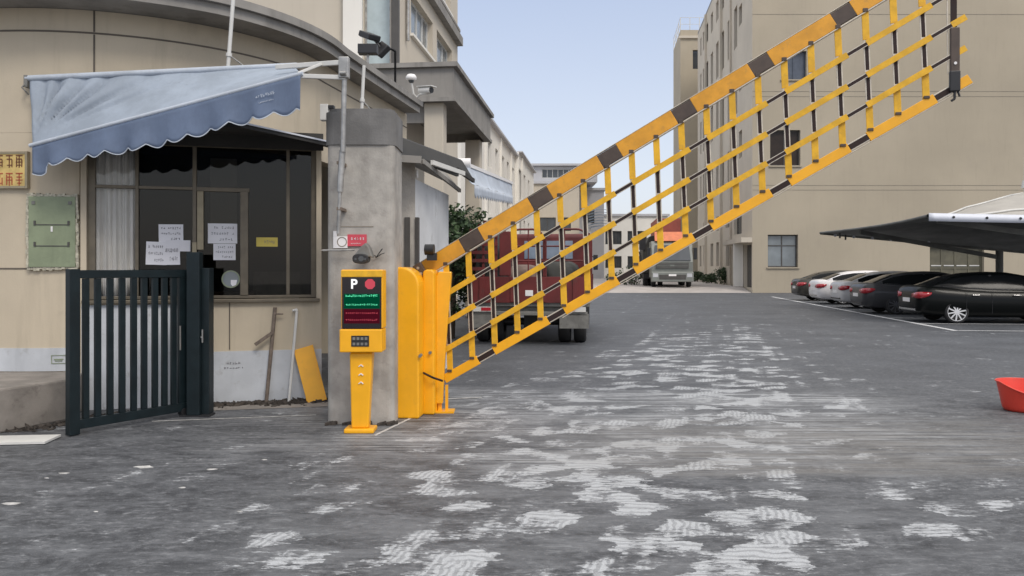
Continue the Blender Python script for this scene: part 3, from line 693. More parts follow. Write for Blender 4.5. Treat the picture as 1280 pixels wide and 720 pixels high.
p, n_, u_ = onarc(8); z1, z0 = EYE-(190-HZ)/F*p.y, EYE-(236-HZ)/F*p.y; hw = .27; mc = p+UP*(z0+z1)/2+n_*.02
gs = thing('gold_sign', 'gold framed wall sign with dark characters at the left edge', 'sign', mc)
mb = MB(); mb.obox(mc, (u_, n_, UP), (hw-.02, .015, (z1-z0)/2-.02)); mb.build('plate', 'gold', gs)
mb = MB()
for sx in (-1, 1): mb.obox(mc+u_*sx*(hw-.01), (u_, n_, UP), (.014, .025, (z1-z0)/2))
for sz in (-1, 1): mb.obox(mc+UP*sz*((z1-z0)/2-.014), (u_, n_, UP), (hw-.026, .025, .013))
mb.build('frame', 'frame2', gs)
random.seed(11)
def glyph(mb, c, gw, gh, N_, U_):
    for a, b, c_, d in ((-.45, .45, .45, .36), (-.35, .1, .35, .18), (-.45, -.12, .45, -.05), (-.42, -.45, -.30, .3), (-.06, -.5, .06, .45), (.3, -.45, .42, .1), (-.3, -.34, .3, -.28)):
        if random.random() < .85: mb.obox(c+U_*(a+c_)/2*gw+UP*(b+d)/2*gh, (U_, N_, UP), (abs(c_-a)/2*gw, .003, abs(d-b)/2*gh))
for row, mt_ in ((.10, 'brownink'), (-.10, 'redink')):
    mb = MB()
    for i in range(4): glyph(mb, mc+n_*.0165+u_*(-.17+.115*i)+UP*(row*1.0), .085, .15, n_, u_)
    mb.build('lettering', mt_, gs)

# small printed stencils on the white band
c = BP(bu(292), bz(457, 292), .013)
mb = MB(); scribble(mb, c+UP*.03, BU, UP, BN, .16, .035, 5, 1, .001); scribble(mb, c-UP*.025, BU, UP, BN, .22, .02, 7, 1, .001)
single(mb, 'wall_stencil', 'ink', 'faint grey stencilled mark on the white wall band beside the gate post', 'marking', c)
p, n_, u_ = onarc(74); c = p+UP*(EYE-(449-HZ)/F*p.y)+n_*.015
mb = MB()
for a, b, hw_, hh_ in ((0, .045, .075, .003), (0, -.045, .075, .003), (-.075, 0, .003, .045), (.075, 0, .003, .045)): mb.obox(c+u_*a+UP*b, (u_, n_, UP), (hw_, .002, hh_))
mb.obox(c, (u_, n_, UP), (.05, .002, .006)); mb.obox(c-UP*.018, (u_, n_, UP), (.04, .002, .004))
single(mb, 'wall_stencil', 'green', 'green boxed stencil mark on white band left of the gate', 'marking', c)

# ------------------------------------------------------------------ ledge, dirt, things leaning on the wall
lg = MB(); lg.plan([(-9.5, 5.3), (-5.95, 5.3), (-4.95, 7.73), (-4.67, 8.40), (-4.80, 8.95), (-5.2, 9.05), (-9.5, 9.6)], 0, .43)
o = single(lg, 'concrete_ledge', 'ledge', 'low raised concrete ledge along the wall at left edge', 'ledge', (-5.5, 8, 0), bevel=.02)
fl = MB(); c = G(12, 551, .01); fl.obox(c+UP*.008, (Vector((1, .1, 0)), Vector((-.1, 1, 0)), UP), (.38, .16, .010))
single(fl, 'pale_board', 'whitemetal', 'flat pale board lying on the ground before the ledge', 'board', c)
def leaning(px0, py0, Y0, px1, py1, Y1): return W(px0, py0, Y0), W(px1, py1, Y1)
def wallfoot(px, off): u = bu(px); return BP(u, 0, off)
a = wallfoot(333, .10); b = BP(bu(344), bz(384, 344), .035)
mb = MB(); mb.cyl(a+UP*.0, b, .022, n=12); rp = None
lv = thing('rusty_pipe', 'rusty brown pipe with a lever handle leaning on the booth wall', 'pipe', a)
mb.build('tube', 'rust', lv)
mb = MB(); k0 = a.lerp(b, .74); mb.bar(k0+BN*.03, k0+BN*.04-BU*.20-UP*.14, .04, .02); mb.bar(a.lerp(b, .93)+BN*.02, a.lerp(b, .93)+BN*.02+BU*.10, .018, .015); mb.build('lever', 'rust', lv, bevel=.004)
a = wallfoot(361, .14); b = BP(bu(371), bz(389, 371), .03)
mb = MB(); mb.cyl(a, b, .017, n=12); mb.cyl(b, b+BU*-.02+UP*.03, .02, n=12); mb.cyl(b+UP*.02, b+UP*.01-BU*.05+BN*.02, .014, n=10)
single(mb, 'white_pipe', 'whitemetal', 'thin white pipe leaning on the booth wall beside the yellow panel', 'pipe', a)
a = BP(bu(396), .0, .17); b = BP(bu(379), bz(434, 379), .04)
d_ = (b-a).normalized()
mb = MB(); sd = (BU*1.0+UP*.28).normalized()
cc = (a+b)/2; mb.obox(cc, (d_, sd, d_.cross(sd)), ((b-a).length/2, .115, .012)); 
mb.obox(cc+d_.cross(sd)*.0+sd*.11, (d_, d_.cross(sd), sd), ((b-a).length/2, .022, .006))
single(mb, 'loose_metal_sheet', 'yellow', 'loose yellow metal cover panel leaning on the wall beside the pillar', 'panel', a, bevel=.004)
random.seed(21)
mb = MB()
for i in range(420):
    t = random.random(); u = bu(250)+(BL-bu(250)+.3)*t; off = abs(random.gauss(0, .11))+.01; s_ = random.uniform(.008, .028)
    mb.obox(BP(u, s_*.5, off), (Vector((random.gauss(0, 1), random.gauss(0, 1), .2)), Vector((random.gauss(0, 1), random.gauss(0, 1), .3)), UP), (s_*1.5, s_, s_*.5))
for i in range(200):
    t = random.random(); q = Vector((-4.93, 7.8, 0)).lerp(Vector((-4.3, 8.9, 0)), t)+Vector((abs(random.gauss(0, .16)), 0, 0)); s_ = random.uniform(.006, .022)
    mb.obox(q+UP*s_*.4, (Vector((random.gauss(0, 1), random.gauss(0, 1), .2)), Vector((random.gauss(0, 1), random.gauss(0, 1), .3)), UP), (s_*1.8, s_, s_*.4))
tag(mb.build('debris', 'soil'), 'line of dirt and dead leaves along the foot of the wall', 'debris', kind='stuff')
ap = MB(); ap.add([BP(bu(262)-.1, .004, .0), BP(bu(262)-.1, .004, .42), BP(BL+.1, .004, .5), BP(BL+.1, .004, 0)], [(0, 1, 2, 3)])
struct(ap, 'concrete_apron', 'ledge')
random.seed(31)
mb = MB()
for px, py, s_ in ((80, 592, .06), (180, 584, .09), (265, 587, .05), (228, 610, .03), (58, 598, .02), (330, 575, .03), (300, 640, .025), (120, 640, .02), (15, 630, .08)):
    c = G(px, py); n_ = 9; ph = random.random()
    mb.prism([c+Vector((s_*.9*random.uniform(.55, 1.1)*math.cos(2*PI*i/n_+ph), s_*.45*random.uniform(.5, 1.2)*math.sin(2*PI*i/n_+ph), .001)) for i in range(n_)], (0, 0, .004))
tag(mb.build('litter', 'chalk'), 'pale scraps of grit scattered on the near asphalt', 'grit', kind='stuff')

# ------------------------------------------------------------------ dark gate leaf and its post
GA = Vector((-4.20, 7.62, 0)); GB = Vector((-3.50, 8.72, 0)); 
def gp(px):
    t = (px-CX)/F; d = GB-GA; k = (t*GA.y-GA.x)/(d.x-t*d.y); return GA+d*k
gu = (GB-GA).normalized(); gn = Vector((gu.y, -gu.x, 0))
gt = thing('gate_leaf', 'dark green steel picket gate leaf standing before the curtained window', 'gate', GA)
p = gp(91); mb = MB(); mb.obox(p+UP*.80, (gu, gn, UP), (.05, .04, .79)); mb.build('end_post', 'darksteel', gt, bevel=.004)
q = gp(237)
mb = MB(); mb.obox((p+q)/2+UP*1.54, (gu, gn, UP), ((q-p).length/2-.052, .025, .04)); mb.build('top_rail', 'darksteel', gt, bevel=.004)
mb = MB(); mb.obox((p+q)/2+UP*.10, (gu, gn, UP), ((q-p).length/2-.052, .025, .045)); mb.build('bottom_rail', 'darksteel', gt, bevel=.004)
for px in (107, 122, 137.5, 152.5, 167, 180, 193.5, 205.5, 217):
    c = gp(px); mb = MB(); mb.obox(c+UP*.8225, (gu, gn, UP), (.030, .018, .6765)); mb.build('picket', 'darksteel', gt, bevel=.003)
c = gp(228); mb = MB(); mb.obox(c+UP*.8225, (gu, gn, UP), (.05, .022, .6765)); mb.build('stile', 'darksteel', gt, bevel=.003)
c = gp(223)+gn*.03; mb = MB(); mb.bar(c+UP*.72, c+UP*.98, .012, .012, side=gu); mb.build('handle', 'steel', gt)
mb = MB(); c = gp(229)+UP*.045; mb.cyl(c-gn*.03, c+gn*.03, .045, n=16); c = gp(236)+UP*.045; mb.cyl(c-gn*.03, c+gn*.03, .045, n=16); mb.build('caster', 'black', gt)
gpst = thing('gate_post', 'thick black steel gate post between the gate leaf and white wall', 'post', G(250, 520))
c = G(253.5, 520); mb = MB(); mb.box(c.x-.068, c.x+.068, c.y, c.y+.14, 0, 1.6); mb.build('shaft', 'darksteel', gpst, bevel=.006)
c = G(240, 522); mb = MB(); mb.box(c.x-.07, c.x+.07, c.y+.02, c.y+.12, .02, 1.77); mb.build('guide_post', 'darksteel', gpst, bevel=.006)
c = W(254, 421, 8.6); mb = MB(); mb.bar(c+Vector((0, -.02, .08)), c+Vector((0, -.02, -.06)), .012, .012); mb.box(c.x-.02, c.x, c.y-.02, c.y, c.z-.01, c.z+.005); mb.build('latch', 'steel', gpst)
c = G(246, 521); mb = MB(); mb.box(c.x-.18, c.x+.14, c.y-.02, c.y+.16, .001, .02); mb.build('base_plate', 'black', gpst)

# ------------------------------------------------------------------ payment terminal
TC = Vector((-1.485, 7.80, 0)); TY = 7.74
tm = thing('payment_terminal', 'yellow parking payment terminal with black screen reading P before the pillar', 'payment terminal', TC)
tx = lambda px: (px-CX)/F*TY
tz = lambda py: EYE-(py-HZ)/F*TY
mb = MB(); mb.box(tx(430), tx(467.5), TY-.02, TY+.20, 0, .045); mb.build('base', 'yellow', tm, bevel=.012)
mb = MB()
zt_, zb_ = tz(441), .045
mb.add([(tx(438.5), TY+.02, zb_), (tx(460), TY+.02, zb_), (tx(460), TY+.14, zb_), (tx(438.5), TY+.14, zb_), (tx(436.5), TY+.01, zt_), (tx(465), TY+.01, zt_), (tx(465), TY+.15, zt_), (tx(436.5), TY+.15, zt_)],
       [(0, 1, 5, 4), (1, 2, 6, 5), (2, 3, 7, 6), (3, 0, 4, 7), (0, 3, 2, 1), (4, 5, 6, 7)])
mb.build('stem', 'yellow', tm, bevel=.015)
mb = MB(); mb.box(tx(425.5), tx(478.5), TY-.05, TY+.20, tz(440), tz(411)); mb.build('keypad_housing', 'yellow', tm, bevel=.012)
kp = mb
hd = MB(); hd.box(tx(427), tx(479), TY-.03, TY+.19, tz(410.8), tz(337)); hdo = hd.build('head', 'yellow', tm, bevel=.012)
sc = MB(); sc.box(tx(428.6), tx(477.6), TY-.042, TY-.031, tz(410.5), tz(346.5)); sco = sc.build('screen', 'scr', tm, bevel=.002)
cp_ = MB(); cp_.box(tx(427.3), tx(478.7), TY-.046, TY-.0305, tz(346.2), tz(338)); cp_.build('top_cover', 'yellow2', tm, bevel=.004)
for r0, r1, mt_ in ((367, 381, 'scr_g'), (381.4, 385.5, 'scr_g'), (386, 404, 'scr_r')):
    mb = MB(); mb.box(tx(431), tx(475.5), TY-.0432, TY-.0421, tz(r1), tz(r0)); mb.build('display_row', mt_, sco)
textmesh('letter', 'P', .128, 'led_w', sco, frameM((tx(443.5), TY-.045, tz(355.5)), X3, Z3), .001)
mb = MB(); c = Vector((tx(463.5), TY-.0425, tz(355))); mb.prism([c+X3*.052*math.cos(PI/8+i*PI/4)+Z3*.052*math.sin(PI/8+i*PI/4) for i in range(8)], (0, -.002, 0)); mb.build('red_octagon', 'led_r', sco)
random.seed(8)
for py, mt_, n in ((369.5, 'led_g', 9), (380.5, 'led_g', 9), (391, 'led_r', 8), (399.5, 'led_r', 8)):
    mb = MB(); scribble(mb, (tx(453), TY-.0445, tz(py)), X3, Z3, -Y3, .31, .026 if py < 372 else .018, n*2, 1.0, .0006); mb.build('text_row', mt_, sco)
mb = MB(); mb.box(tx(440.5), tx(462.5), TY-.056, TY-.0505, tz(432.5), tz(419)); kpo = mb.build('keypad', 'black', tm)
mb = MB()
for i in range(4):
    for j_ in range(2): mb.box(tx(442.2+5*i), tx(445.6+5*i), TY-.0595, TY-.0562, tz(431+-6.6*j_), tz(427.6-6.6*j_))
mb.build('key', 'tsteel', kpo, bevel=.001)
for py in (456, 467, 477.5):
    mb = MB(); c = Vector((tx(451), TY+.008, tz(py)))
    for s_ in (-1, 1): mb.bar(c, c+Vector((s_*.022, 0, -.018)), .008, .012, side=UP)
    mb.build('arrow_mark', 'signwhite', tm)

# ------------------------------------------------------------------ barrier
br = thing('road_barrier', 'raised yellow and black lattice barrier arm with its yellow motor cabinet', 'barrier', (-1.1, 8.65, 0))
def cab(x0, x1, Y0, Y1, h, r_, name, mat='yellow', par=br, bevel=.02):
    mb = MB(); n = 8
    poly = [(x0, 0), (x1, 0)]+[(x1-r_+r_*math.cos(PI/2*i/n), h-r_+r_*math.sin(PI/2*i/n)) for i in range(n+1)]+[(x0+.03, h), (x0, h-.03)]
    q = Vector((x0, Y0, 0)); mb.prism([q+RP*(x-x0)+UP*z for x, z in poly], RD*(Y1-Y0)); return mb.build(name, mat, par, bevel=bevel, seg=3)
cb1 = cab(-1.268, -.985, 8.50, 8.86, 1.61, .20, 'cabinet', bevel=.035)
cb2 = cab(-.975, -.845, 8.72, 9.0, 1.585, .05, 'side_panel')
mb = MB(); mb.prism([Vector((-.84, 8.83, 0))+Vector(v) for v in ((0, 0, .10), (.075, 0, .10), (.10, 0, .6), (.17, 0, 1.50), (.17, 0, 1.56), (.03, 0, 1.56), (0, 0, 1.5))], (0, .12, 0)); mb.build('spring_cover', 'yellow', br, bevel=.012)
mb = MB(); c = Vector((-.76, 8.9, 0)); mb.box(c.x-.1, c.x+.12, c.y-.1, c.y+.1, 0, .02); mb.box(c.x-.06, c.x-.02, c.y-.03, c.y+.03, .02, .3); mb.box(c.x+.02, c.x+.05, c.y-.03, c.y+.03, .02, .3); mb.build('foot_plate', 'yellow', br)
for c in (W(525, 445, 8.45), W(537.5, 441, 8.68)):
    mb = MB(); mb.cyl(c+Vector((0, .1, 0)), c+Vector((0, -.006, 0)), .017, n=14); mb.build('lock', 'tsteel', cb1)
mb = MB(); mb.tube([W(529, 466, 8.68), W(541, 472, 8.62), W(553, 476, 8.75)], .012); mb.build('strap', 'btape', br)
mb = MB(); c = W(537, 312, 8.8); mb.cyl(c-RP*.05, c+RP*.05, .06, n=20); mb.box(c.x-.03, c.x+.08, c.y-.02, c.y+.04, c.z-.12, c.z-.04); mb.build('buffer_knob', 'black', br)
mb = MB(); c = W(529, 342, 8.84); dd = Vector((1, -.2221, .592)).normalized(); vv = (UP-dd*dd.z).normalized(); nn = dd.cross(vv); nn = nn if nn.y < 0 else -nn
mb.obox(c+nn*.04, (dd, vv, nn), (.05, .12, .03)); hb = mb.build('hinge_bracket', 'bband', br, bevel=.006)
mb = MB()
for s_ in (-1, 0, 1): mb.cyl(c+nn*.07+vv*.07*s_, c+nn*.078+vv*.07*s_, .016, n=10)
mb.build('bolt', 'steel', hb)
def bx(px): t = (px-CX)/F; return (8.9*t+.739)/(1+.2221*t)
K = .592
def bp(x, f): return Vector((-.739+x, 8.9-.2221*x, .37+1.36*f+K*x))
bd = Vector((1, -.2221, K)).normalized(); bh = Vector((1, -.2221, 0)).normalized(); bn = Vector((bh.y, -bh.x, 0)); bv = bn.cross(bd).normalized(); bv = bv if bv.z > 0 else -bv
def seg(mb, x0, x1, f, h, t, off=0, up=0): mb.obox((bp(x0, f)+bp(x1, f))/2+bn*off+bv*up, (bd, bv, bn), ((bp(x1, f)-bp(x0, f)).length/2, h/2, t/2))
mb = MB(); bands = [bx(p) for p in (590, 676, 762.5, 855, 951, 1054, 1157)]; hwb = [bx(p+12)-bx(p) for p in (590, 676, 762.5, 855, 951, 1054, 1157)]
x = bx(531)
for c, h_ in zip(bands, hwb):
    mb.m(0); seg(mb, x, c-h_, 1, .165, .05); mb.m(1); seg(mb, c-h_, c+h_, 1, .150, .046); x = c+h_
mb.m(0); seg(mb, x, bx(1205), 1, .165, .05)
mb.m(2); seg(mb, bx(531), bx(1205), 1, .014, .052, 0, -.091); mb.m(2); seg(mb, bx(531), bx(1205), 1, .008, .052, 0, .0875)
boom = mb.build('boom', ['boom', 'bband', 'alu'], br, bevel=.004)
mb = MB(); xv = [bx(563)+.2496*i for i in range(21)]
da = [bx(p) for p in (608, 695.5, 783, 878, 975, 1073, 1181)]; x = bx(556)
for c in da:
    h_ = .086; mb.m(0); seg(mb, x, c-h_, 0, .098, .045); mb.m(2); seg(mb, c-h_, c+h_, 0, .078, .038); mb.m(1); seg(mb, c-h_, c+h_, 0, .056, .044); x = c+h_
mb.m(0); seg(mb, x, bx(1212), 0, .095, .045); mb.m(2); seg(mb, bx(700), bx(1212), 0, .008, .047, 0, -.055)
mb.build('lower_rail', ['yellow', 'btape', 'alu'], br, bevel=.005)
FR = (.235, .455, .685)
blk = {1, 4, 7, 10, 13, 16, 19}
for f in FR:
    mb = MB()
    for i in range(-1, 21):
        a = xv[i] if i >= 0 else bx(548); b = xv[i+1] if i < 20 else bx(1206)
        if i >= 20: mb.m(0); seg(mb, a+.03, b, f, .06, .014, .032); continue
        if i in blk:
            mb.m(0); seg(mb, a-.035, a+.038, f, .060, .016, .032); seg(mb, b-.038, b+.035, f, .060, .016, .032)
            mb.m(2); seg(mb, a+.038, b-.038, f, .044, .012, .032); mb.m(1); seg(mb, a+.038, b-.038, f, .029, .017, .032)
        else:
            mb.m(0); a2 = a+.035 if (i-1) in blk else a; b2 = b-.035 if (i+1) in blk else b; seg(mb, a2, b2, f, .058, .016, .032)
    mb.build('middle_rail', ['yellow2', 'btape', 'alu'], br)
for i in range(20):
    x = xv[i]; mb = MB()
    P_ = lambda f: bp(x, 0)+UP*(1.36*f)-bh*(.055*f)
    def vs(f0, f1, w_, t, off=0): a, b = P_(f0)+bn*off, P_(f1)+bn*off; mb.bar(a, b, w_, t, side=bh)
    mb.m(0); vs(.03, FR[0]-.015, .066, .016); vs(FR[2]+.015, .925, .066, .016)
    mb.m(2); vs(FR[0]-.015, FR[2]+.015, .056, .012)
    mb.m(1); vs(FR[0]+.025, FR[1]-.025, .034, .018); vs(FR[1]+.025, FR[2]-.025, .034, .018)
    mb.m(3); mb.obox(P_(.915)+bn*.01, (bh, UP, bn), (.024, .018, .022)); mb.obox(P_(.042)+bn*.012, (bh, UP, bn), (.026, .014, .022))
    mb.build('picket', ['yellow2', 'btape', 'alu', 'bband'], br, bevel=.003)
x = bx(1192); a = bp(x, -.03); b = bp(x, 1)
mb = MB(); mb.bar(a+UP*.05, b, .05, .03, side=bh); mb.build('end_bar', 'btape', br)
mb = MB(); mb.cyl(bp(x, .1)-bh*.06+bn*.03, bp(x, 1)-bh*.06, .007); mb.build('stay_rod', 'alu', br)
mb = MB(); mb.bar(a+UP*.08+bn*.03, a+UP*.62+bn*.03, .085, .045, side=bh); lk = mb.build('latch_plate', 'bband', br, bevel=.01)
mb = MB(); mb.bar(a+UP*.0+bn*.03, a+UP*.20+bn*.032, .095, .05, side=bh); mb.build('latch_housing', 'black', br, bevel=.01)
mb = MB(); mb.cyl(a+UP*.27+bn*.053, a+UP*.27+bn*.06, .014, n=12); mb.build('bolt', 'signwhite', lk)
mb = MB(); mb.tube([a+UP*.0+bn*.03, a-UP*.07+bn*.03, a-UP*.09+bn*.03-bh*.03], .012); mb.tube([a+UP*.0+bn*.03+bh*.03, a-UP*.05+bn*.03+bh*.045], .010); mb.build('hook', 'black', br)

#PART3
# ================================================================== upper storey and porch behind the round corner
HC = Vector((-3.15, 22.0, 0))
ub = thing('factory_block', 'tall beige block with barred windows rising behind the round corner building', 'building', HC)
def fpx(O, px):  # distance along RD from O where the ray at px meets the facade
    t = (px-CX)/F; return (t*O.y-O.x)/(RD.x-t*RD.y)
w = MB(); L = fpx(HC, 572)
o1 = (fpx(HC, 513.5), 8.5, fpx(HC, 541), 9.75); o2 = (fpx(HC, 546), 8.5, fpx(HC, 565), 9.75); o3 = (fpx(HC, 546), 11.0, fpx(HC, 563), 12.2); o4 = (fpx(HC, 502), 9.3, fpx(HC, 506), 12.2); o0 = (fpx(HC, 513.5), 11.0, fpx(HC, 541), 12.2)
w.wall(HC, RD, L, 13.5, [o1, o2, o3, o4, o0], .25, RP)
w.wall(HC-X3*14, X3, 14, 13.5, [(13.08, 7.0, 13.80, 12.6), (7.8, 7.6, 9.4, 10)], .25, -Y3)
w.plan([(HC.x-14, HC.y+.3), (HC.x-.3, HC.y+.3), (HC.x-.3+RD.x*L, HC.y+RD.y*L), (HC.x-14, HC.y+RD.y*L)], 13.4, 13.5)
e = HC+RD*L; w.quad(e, e-X3*14, e-X3*14+UP*13.5, e+UP*13.5)
w.build('wall', 'beige3', ub)
for o_ in (o1, o2, o3, o0): window(ub, HC, RD, RP, *o_, .25, 4 if o_ in (o1, o0) else 3, 1, .07, 'wframe', 'gglass', sill='palewall')
window(ub, HC, RD, RP, *o4, .25, 1, 1, .06, 'wframe', 'gglass')
window(ub, HC-X3*14, X3, -Y3, 13.08, 7.0, 13.80, 12.6, .25, 1, 2, .05, 'steel', 'pglass')
window(ub, HC-X3*14, X3, -Y3, 7.8, 7.6, 9.4, 10, .25, 2, 1, .07, 'wframe', 'gglass')
mb = MB(); mb.obox(HC-X3*.04+Vector((-.0, -.10, 9.5)), (X3, Y3, Z3), (.10, .12, 3.6)); mb.build('corner_pilaster', 'dframe', ub)
mb = MB(); mb.obox(HC-X3*1.20+Vector((0, -.08, 9.0)), (X3, Y3, Z3), (.26, .12, 4.2)); mb.build('pilaster', 'palewall', ub)
for zc, hh, pr in ((10.42, .16, .22), (10.85, .05, .12)):
    mb = MB(); mb.obox(HC+RD*(L/2)+RP*pr/2+UP*zc, (RD, RP, UP), (L/2-.02, pr/2, hh)); mb.build('string_course', 'cornice', ub)
mb = MB(); mb.cyl(HC+RD*.9+RP*.07+UP*8.1, HC+RD*.9+RP*.07+UP*13.3, .05); mb.build('drainpipe', 'steel', ub)
# porch
PC = Vector((-1.46, 20.0, 0)); PL = fpx(PC, 613)
pr_ = thing('porch', 'grey flat-roofed concrete porch on square columns against the beige block', 'porch', PC)
def pbox(mb, u0, u1, w0, w1, z0, z1): mb.obox(PC+RD*(u0+u1)/2-RP*(w0+w1)/2+UP*(z0+z1)/2, (RD, RP, UP), (abs(u1-u0)/2, abs(w1-w0)/2, (z1-z0)/2))
mb = MB(); pbox(mb, 0, PL, 0, .18, 5.80, 6.62); pbox(mb, 0, .18, .18, 3.6, 5.80, 6.62); pbox(mb, PL-.16, PL, .18, 1.5, 5.8, 6.62); mb.build('fascia', 'portico', pr_)
mb = MB(); pbox(mb, -.11, PL+.11, -.11, 3.6, 6.623, 6.74); mb.build('roof_slab', 'cornice', pr_)
mb = MB(); pbox(mb, .185, PL-.165, .185, 2.2, 6.05, 6.6); pbox(mb, .185, 1.9, 2.2, 3.6, 6.05, 6.6); mb.build('ceiling', 'portico', pr_)
mb = MB(); pbox(mb, -.05, PL+.05, -.05, -.002, 5.77, 5.87); pbox(mb, -.05, -.002, 0, 3.6, 5.77, 5.87); mb.build('moulding', 'cornice', pr_)
for u, w_ in ((.42, .55), (PL-.4, .5)):
    mb = MB(); pbox(mb, u-.23, u+.23, w_-.25, w_+.25, 0, 5.795); mb.build('column', 'beige3', pr_, bevel=.03)
mb = MB(); pbox(mb, .3, .46, .82, 3.5, 5.3, 5.79); mb.build('beam', 'portico', pr_)
# cameras on the cornice end
for nm, lab, c, k in (('security_camera', 'white dome security camera on an arm at the cornice end', W(514, 97, 14.9), 0), ('security_camera', 'dark bullet security camera pointing right below the white dome', W(533, 113, 14.9), 1)):
    t_ = thing(nm, lab, 'security camera', c)
    mb = MB(); base = W(521, 122, 15.0)
    mb.tube([base, base+Vector((-.05 if not k else .06, -.05, .05)), c+Vector((0, 0, -.06))], .018); mb.build('arm', 'whitemetal', t_)
    if not k:
        mb = MB(); mb.lathe(c, [(0.001, .07), (.07, .055), (.10, .01), (.10, -.03), (.06, -.05), (.001, -.055)]); mb.build('housing', 'signwhite', t_)
        mb = MB(); mb.lathe(c+Vector((0, 0, -.055)), [(.055, .0), (.045, -.035), (.001, -.05)]); mb.build('dome', 'dglass', t_)
    else:
        d_ = Vector((.8, -.6, -.1)).normalized()
        mb = MB(); mb.cyl(c-d_*.16, c+d_*.12, .065, n=16); mb.obox(c+UP*.07, (d_, d_.cross(UP), UP), (.19, .075, .008)); mb.build('housing', 'whitemetal', t_)
        mb = MB(); mb.cyl(c+d_*.1205, c+d_*.135, .055, n=16); mb.build('lens', 'black', t_)
# floodlights behind cornice
for lab, c, d_ in (('black floodlight on a bracket above the cornice, the upper of two', W(462, 45, 17), Vector((.3, -.3, 1))), ('black floodlight head tilted down beside the upper floodlight', W(477, 62, 17), Vector((-.5, -.6, .5)))):
    t_ = thing('floodlight', lab, 'floodlight', c, group='floodlights above the cornice')
    d_ = d_.normalized(); s_ = d_.orthogonal().normalized(); q_ = d_.cross(s_)
    mb = MB(); mb.obox(c, (s_, q_, d_), (.15, .21, .06)); mb.build('housing', 'black', t_, bevel=.02)
    mb = MB(); mb.obox(c-d_*.065, (s_, q_, d_), (.12, .18, .004)); mb.build('lens', 'gglass', t_)
    mb = MB(); mb.tube([c, W(470, 52, 17), W(494, 64, 17.4), W(494, 110, 17.6), W(494, 190, 18.0)], .025); mb.build('bracket', 'black', t_)
mb = MB(); c = W(460, 62, 15.2); mb.obox(c, (X3, Y3, Z3), (.18, .1, .09)); mb.m(1).cyl(c, c-UP*.55, .02)
single(mb, 'junction_box', ['black', 'steel'], 'black junction box standing on the cornice under the floodlights', 'junction box', c, bevel=.01)

# ================================================================== lean-to behind the barrier
sh = thing('side_shed', 'small grey and whitewashed lean-to behind the yellow barrier cabinet', 'shed', (-1.7, 11, 0))
S0 = Vector((-1.95, 10.5, 0)); S1 = Vector((W(519, 0, 10.6).x, 10.6, 0)); SL = 2.35
mb = MB(); mb.wall(S0, (S1-S0), (S1-S0).length, 3.05, [], .1, -Y3); mb.build('front_wall', 'conc', sh)
dO = S1; u0 = .02; 
mb = MB(); mb.wall(S1, RD, SL, 2.78, [], .12, RP); mb.quad(S1+UP*2.78, S1+RD*SL+UP*2.78, S1+RD*SL+UP*3.0-X3*.8, S1+UP*3.0-X3*.3)
e = S1+RD*SL; mb.quad(e, e-X3*1.1, e-X3*1.1+UP*3, e+UP*2.78); mb.build('side_wall', 'whitewall', sh)
mb = MB(); q = S1+RD*.02+RP*.025; mb.obox(q+UP*1.15, (RD, RP, UP), (.045, .02, 1.12)); mb.obox(S1+Vector((-.10, -.03, 1.15)), (X3, Y3, Z3), (.035, .02, 1.12)); mb.build('dark_door_frame', 'dframe', sh)
mb = MB()
Ra, Rb, Rc, Rd = W(493, 203, 10.1), W(527, 205, 10.1), W(574, 241, 13.2), W(540, 200, 13.6)
mb.prism([Ra, Rb, Rc, Rd], (0, 0, .07)); mb.build('roof', 'cornice', sh)
mb = MB(); mb.bar(Ra+Vector((0, -.03, .05)), Rb+Vector((0, -.03, .05)), .09, .03); mb.bar(Rb+Vector((.02, 0, .035)), Rc+Vector((.02, 0, .035)), .06, .02); mb.build('gutter', 'portico', sh)
mb = MB(); mb.cyl(W(521, 212, 10.4), W(521, 222, 10.4), .02); mb.build('lamp_socket', 'whitemetal', sh)
# black roof sheet and arms above the lean-to
bs = thing('black_canopy', 'long black roof sheet sloping out above the lean-to', 'canopy', W(492, 190, 10.6))
mb = MB(); mb.prism([W(490, 168, 10.6), W(578, 201, 12.6), W(592, 224, 12.6), W(490, 190, 10.3)], (-.03, .06, .03)); mb.build('sheet', 'roofblack', bs)
for a, b, m_ in ((W(519, 198, 10.4), W(572, 218, 11.4), 'roofblack'), (W(540, 203, 10.6), W(580, 217, 11.6), 'whitemetal'), (W(572, 212, 11.5), W(592, 226, 12.4), 'roofblack')):
    mb = MB(); mb.bar(a, b, .06, .04); mb.build('arm', m_, bs)
# second, pale awning further along
a2 = thing('pale_awning', 'pale blue-white awning stretched out beyond the black roof sheet', 'awning', W(580, 205, 12.6))
A0, A1, A2, A3 = W(579, 204, 13.0), W(640, 229, 19.5), W(641, 245, 19.2), W(593, 231, 12.4)
def a2f(u, v):
    p = A0.lerp(A1, u).lerp(A3.lerp(A2, u), v); return p+Vector((0, 0, -.10*math.sin(PI*v)+.01*math.sin(u*30)))
mb = MB(); mb.grid(a2f, 40, 12, (0, .004, -.004)); mb.build('canopy', 'awnpale', a2)
mb = MB(); mb.grid(lambda u, v: A3.lerp(A2, u)+Vector((.0, 0, -v*(.16+.05*abs(math.sin(u*PI*20))))), 120, 3, (0, .004, 0)); mb.build('valance', 'awnpale', a2)
mb = MB(); mb.cyl(A0+Vector((-.1, 0, 0)), A0+Vector((.12, 0, 0)), .08, n=14); mb.bar(A0, A1, .06, .06); mb.build('roller', 'signwhite', a2)

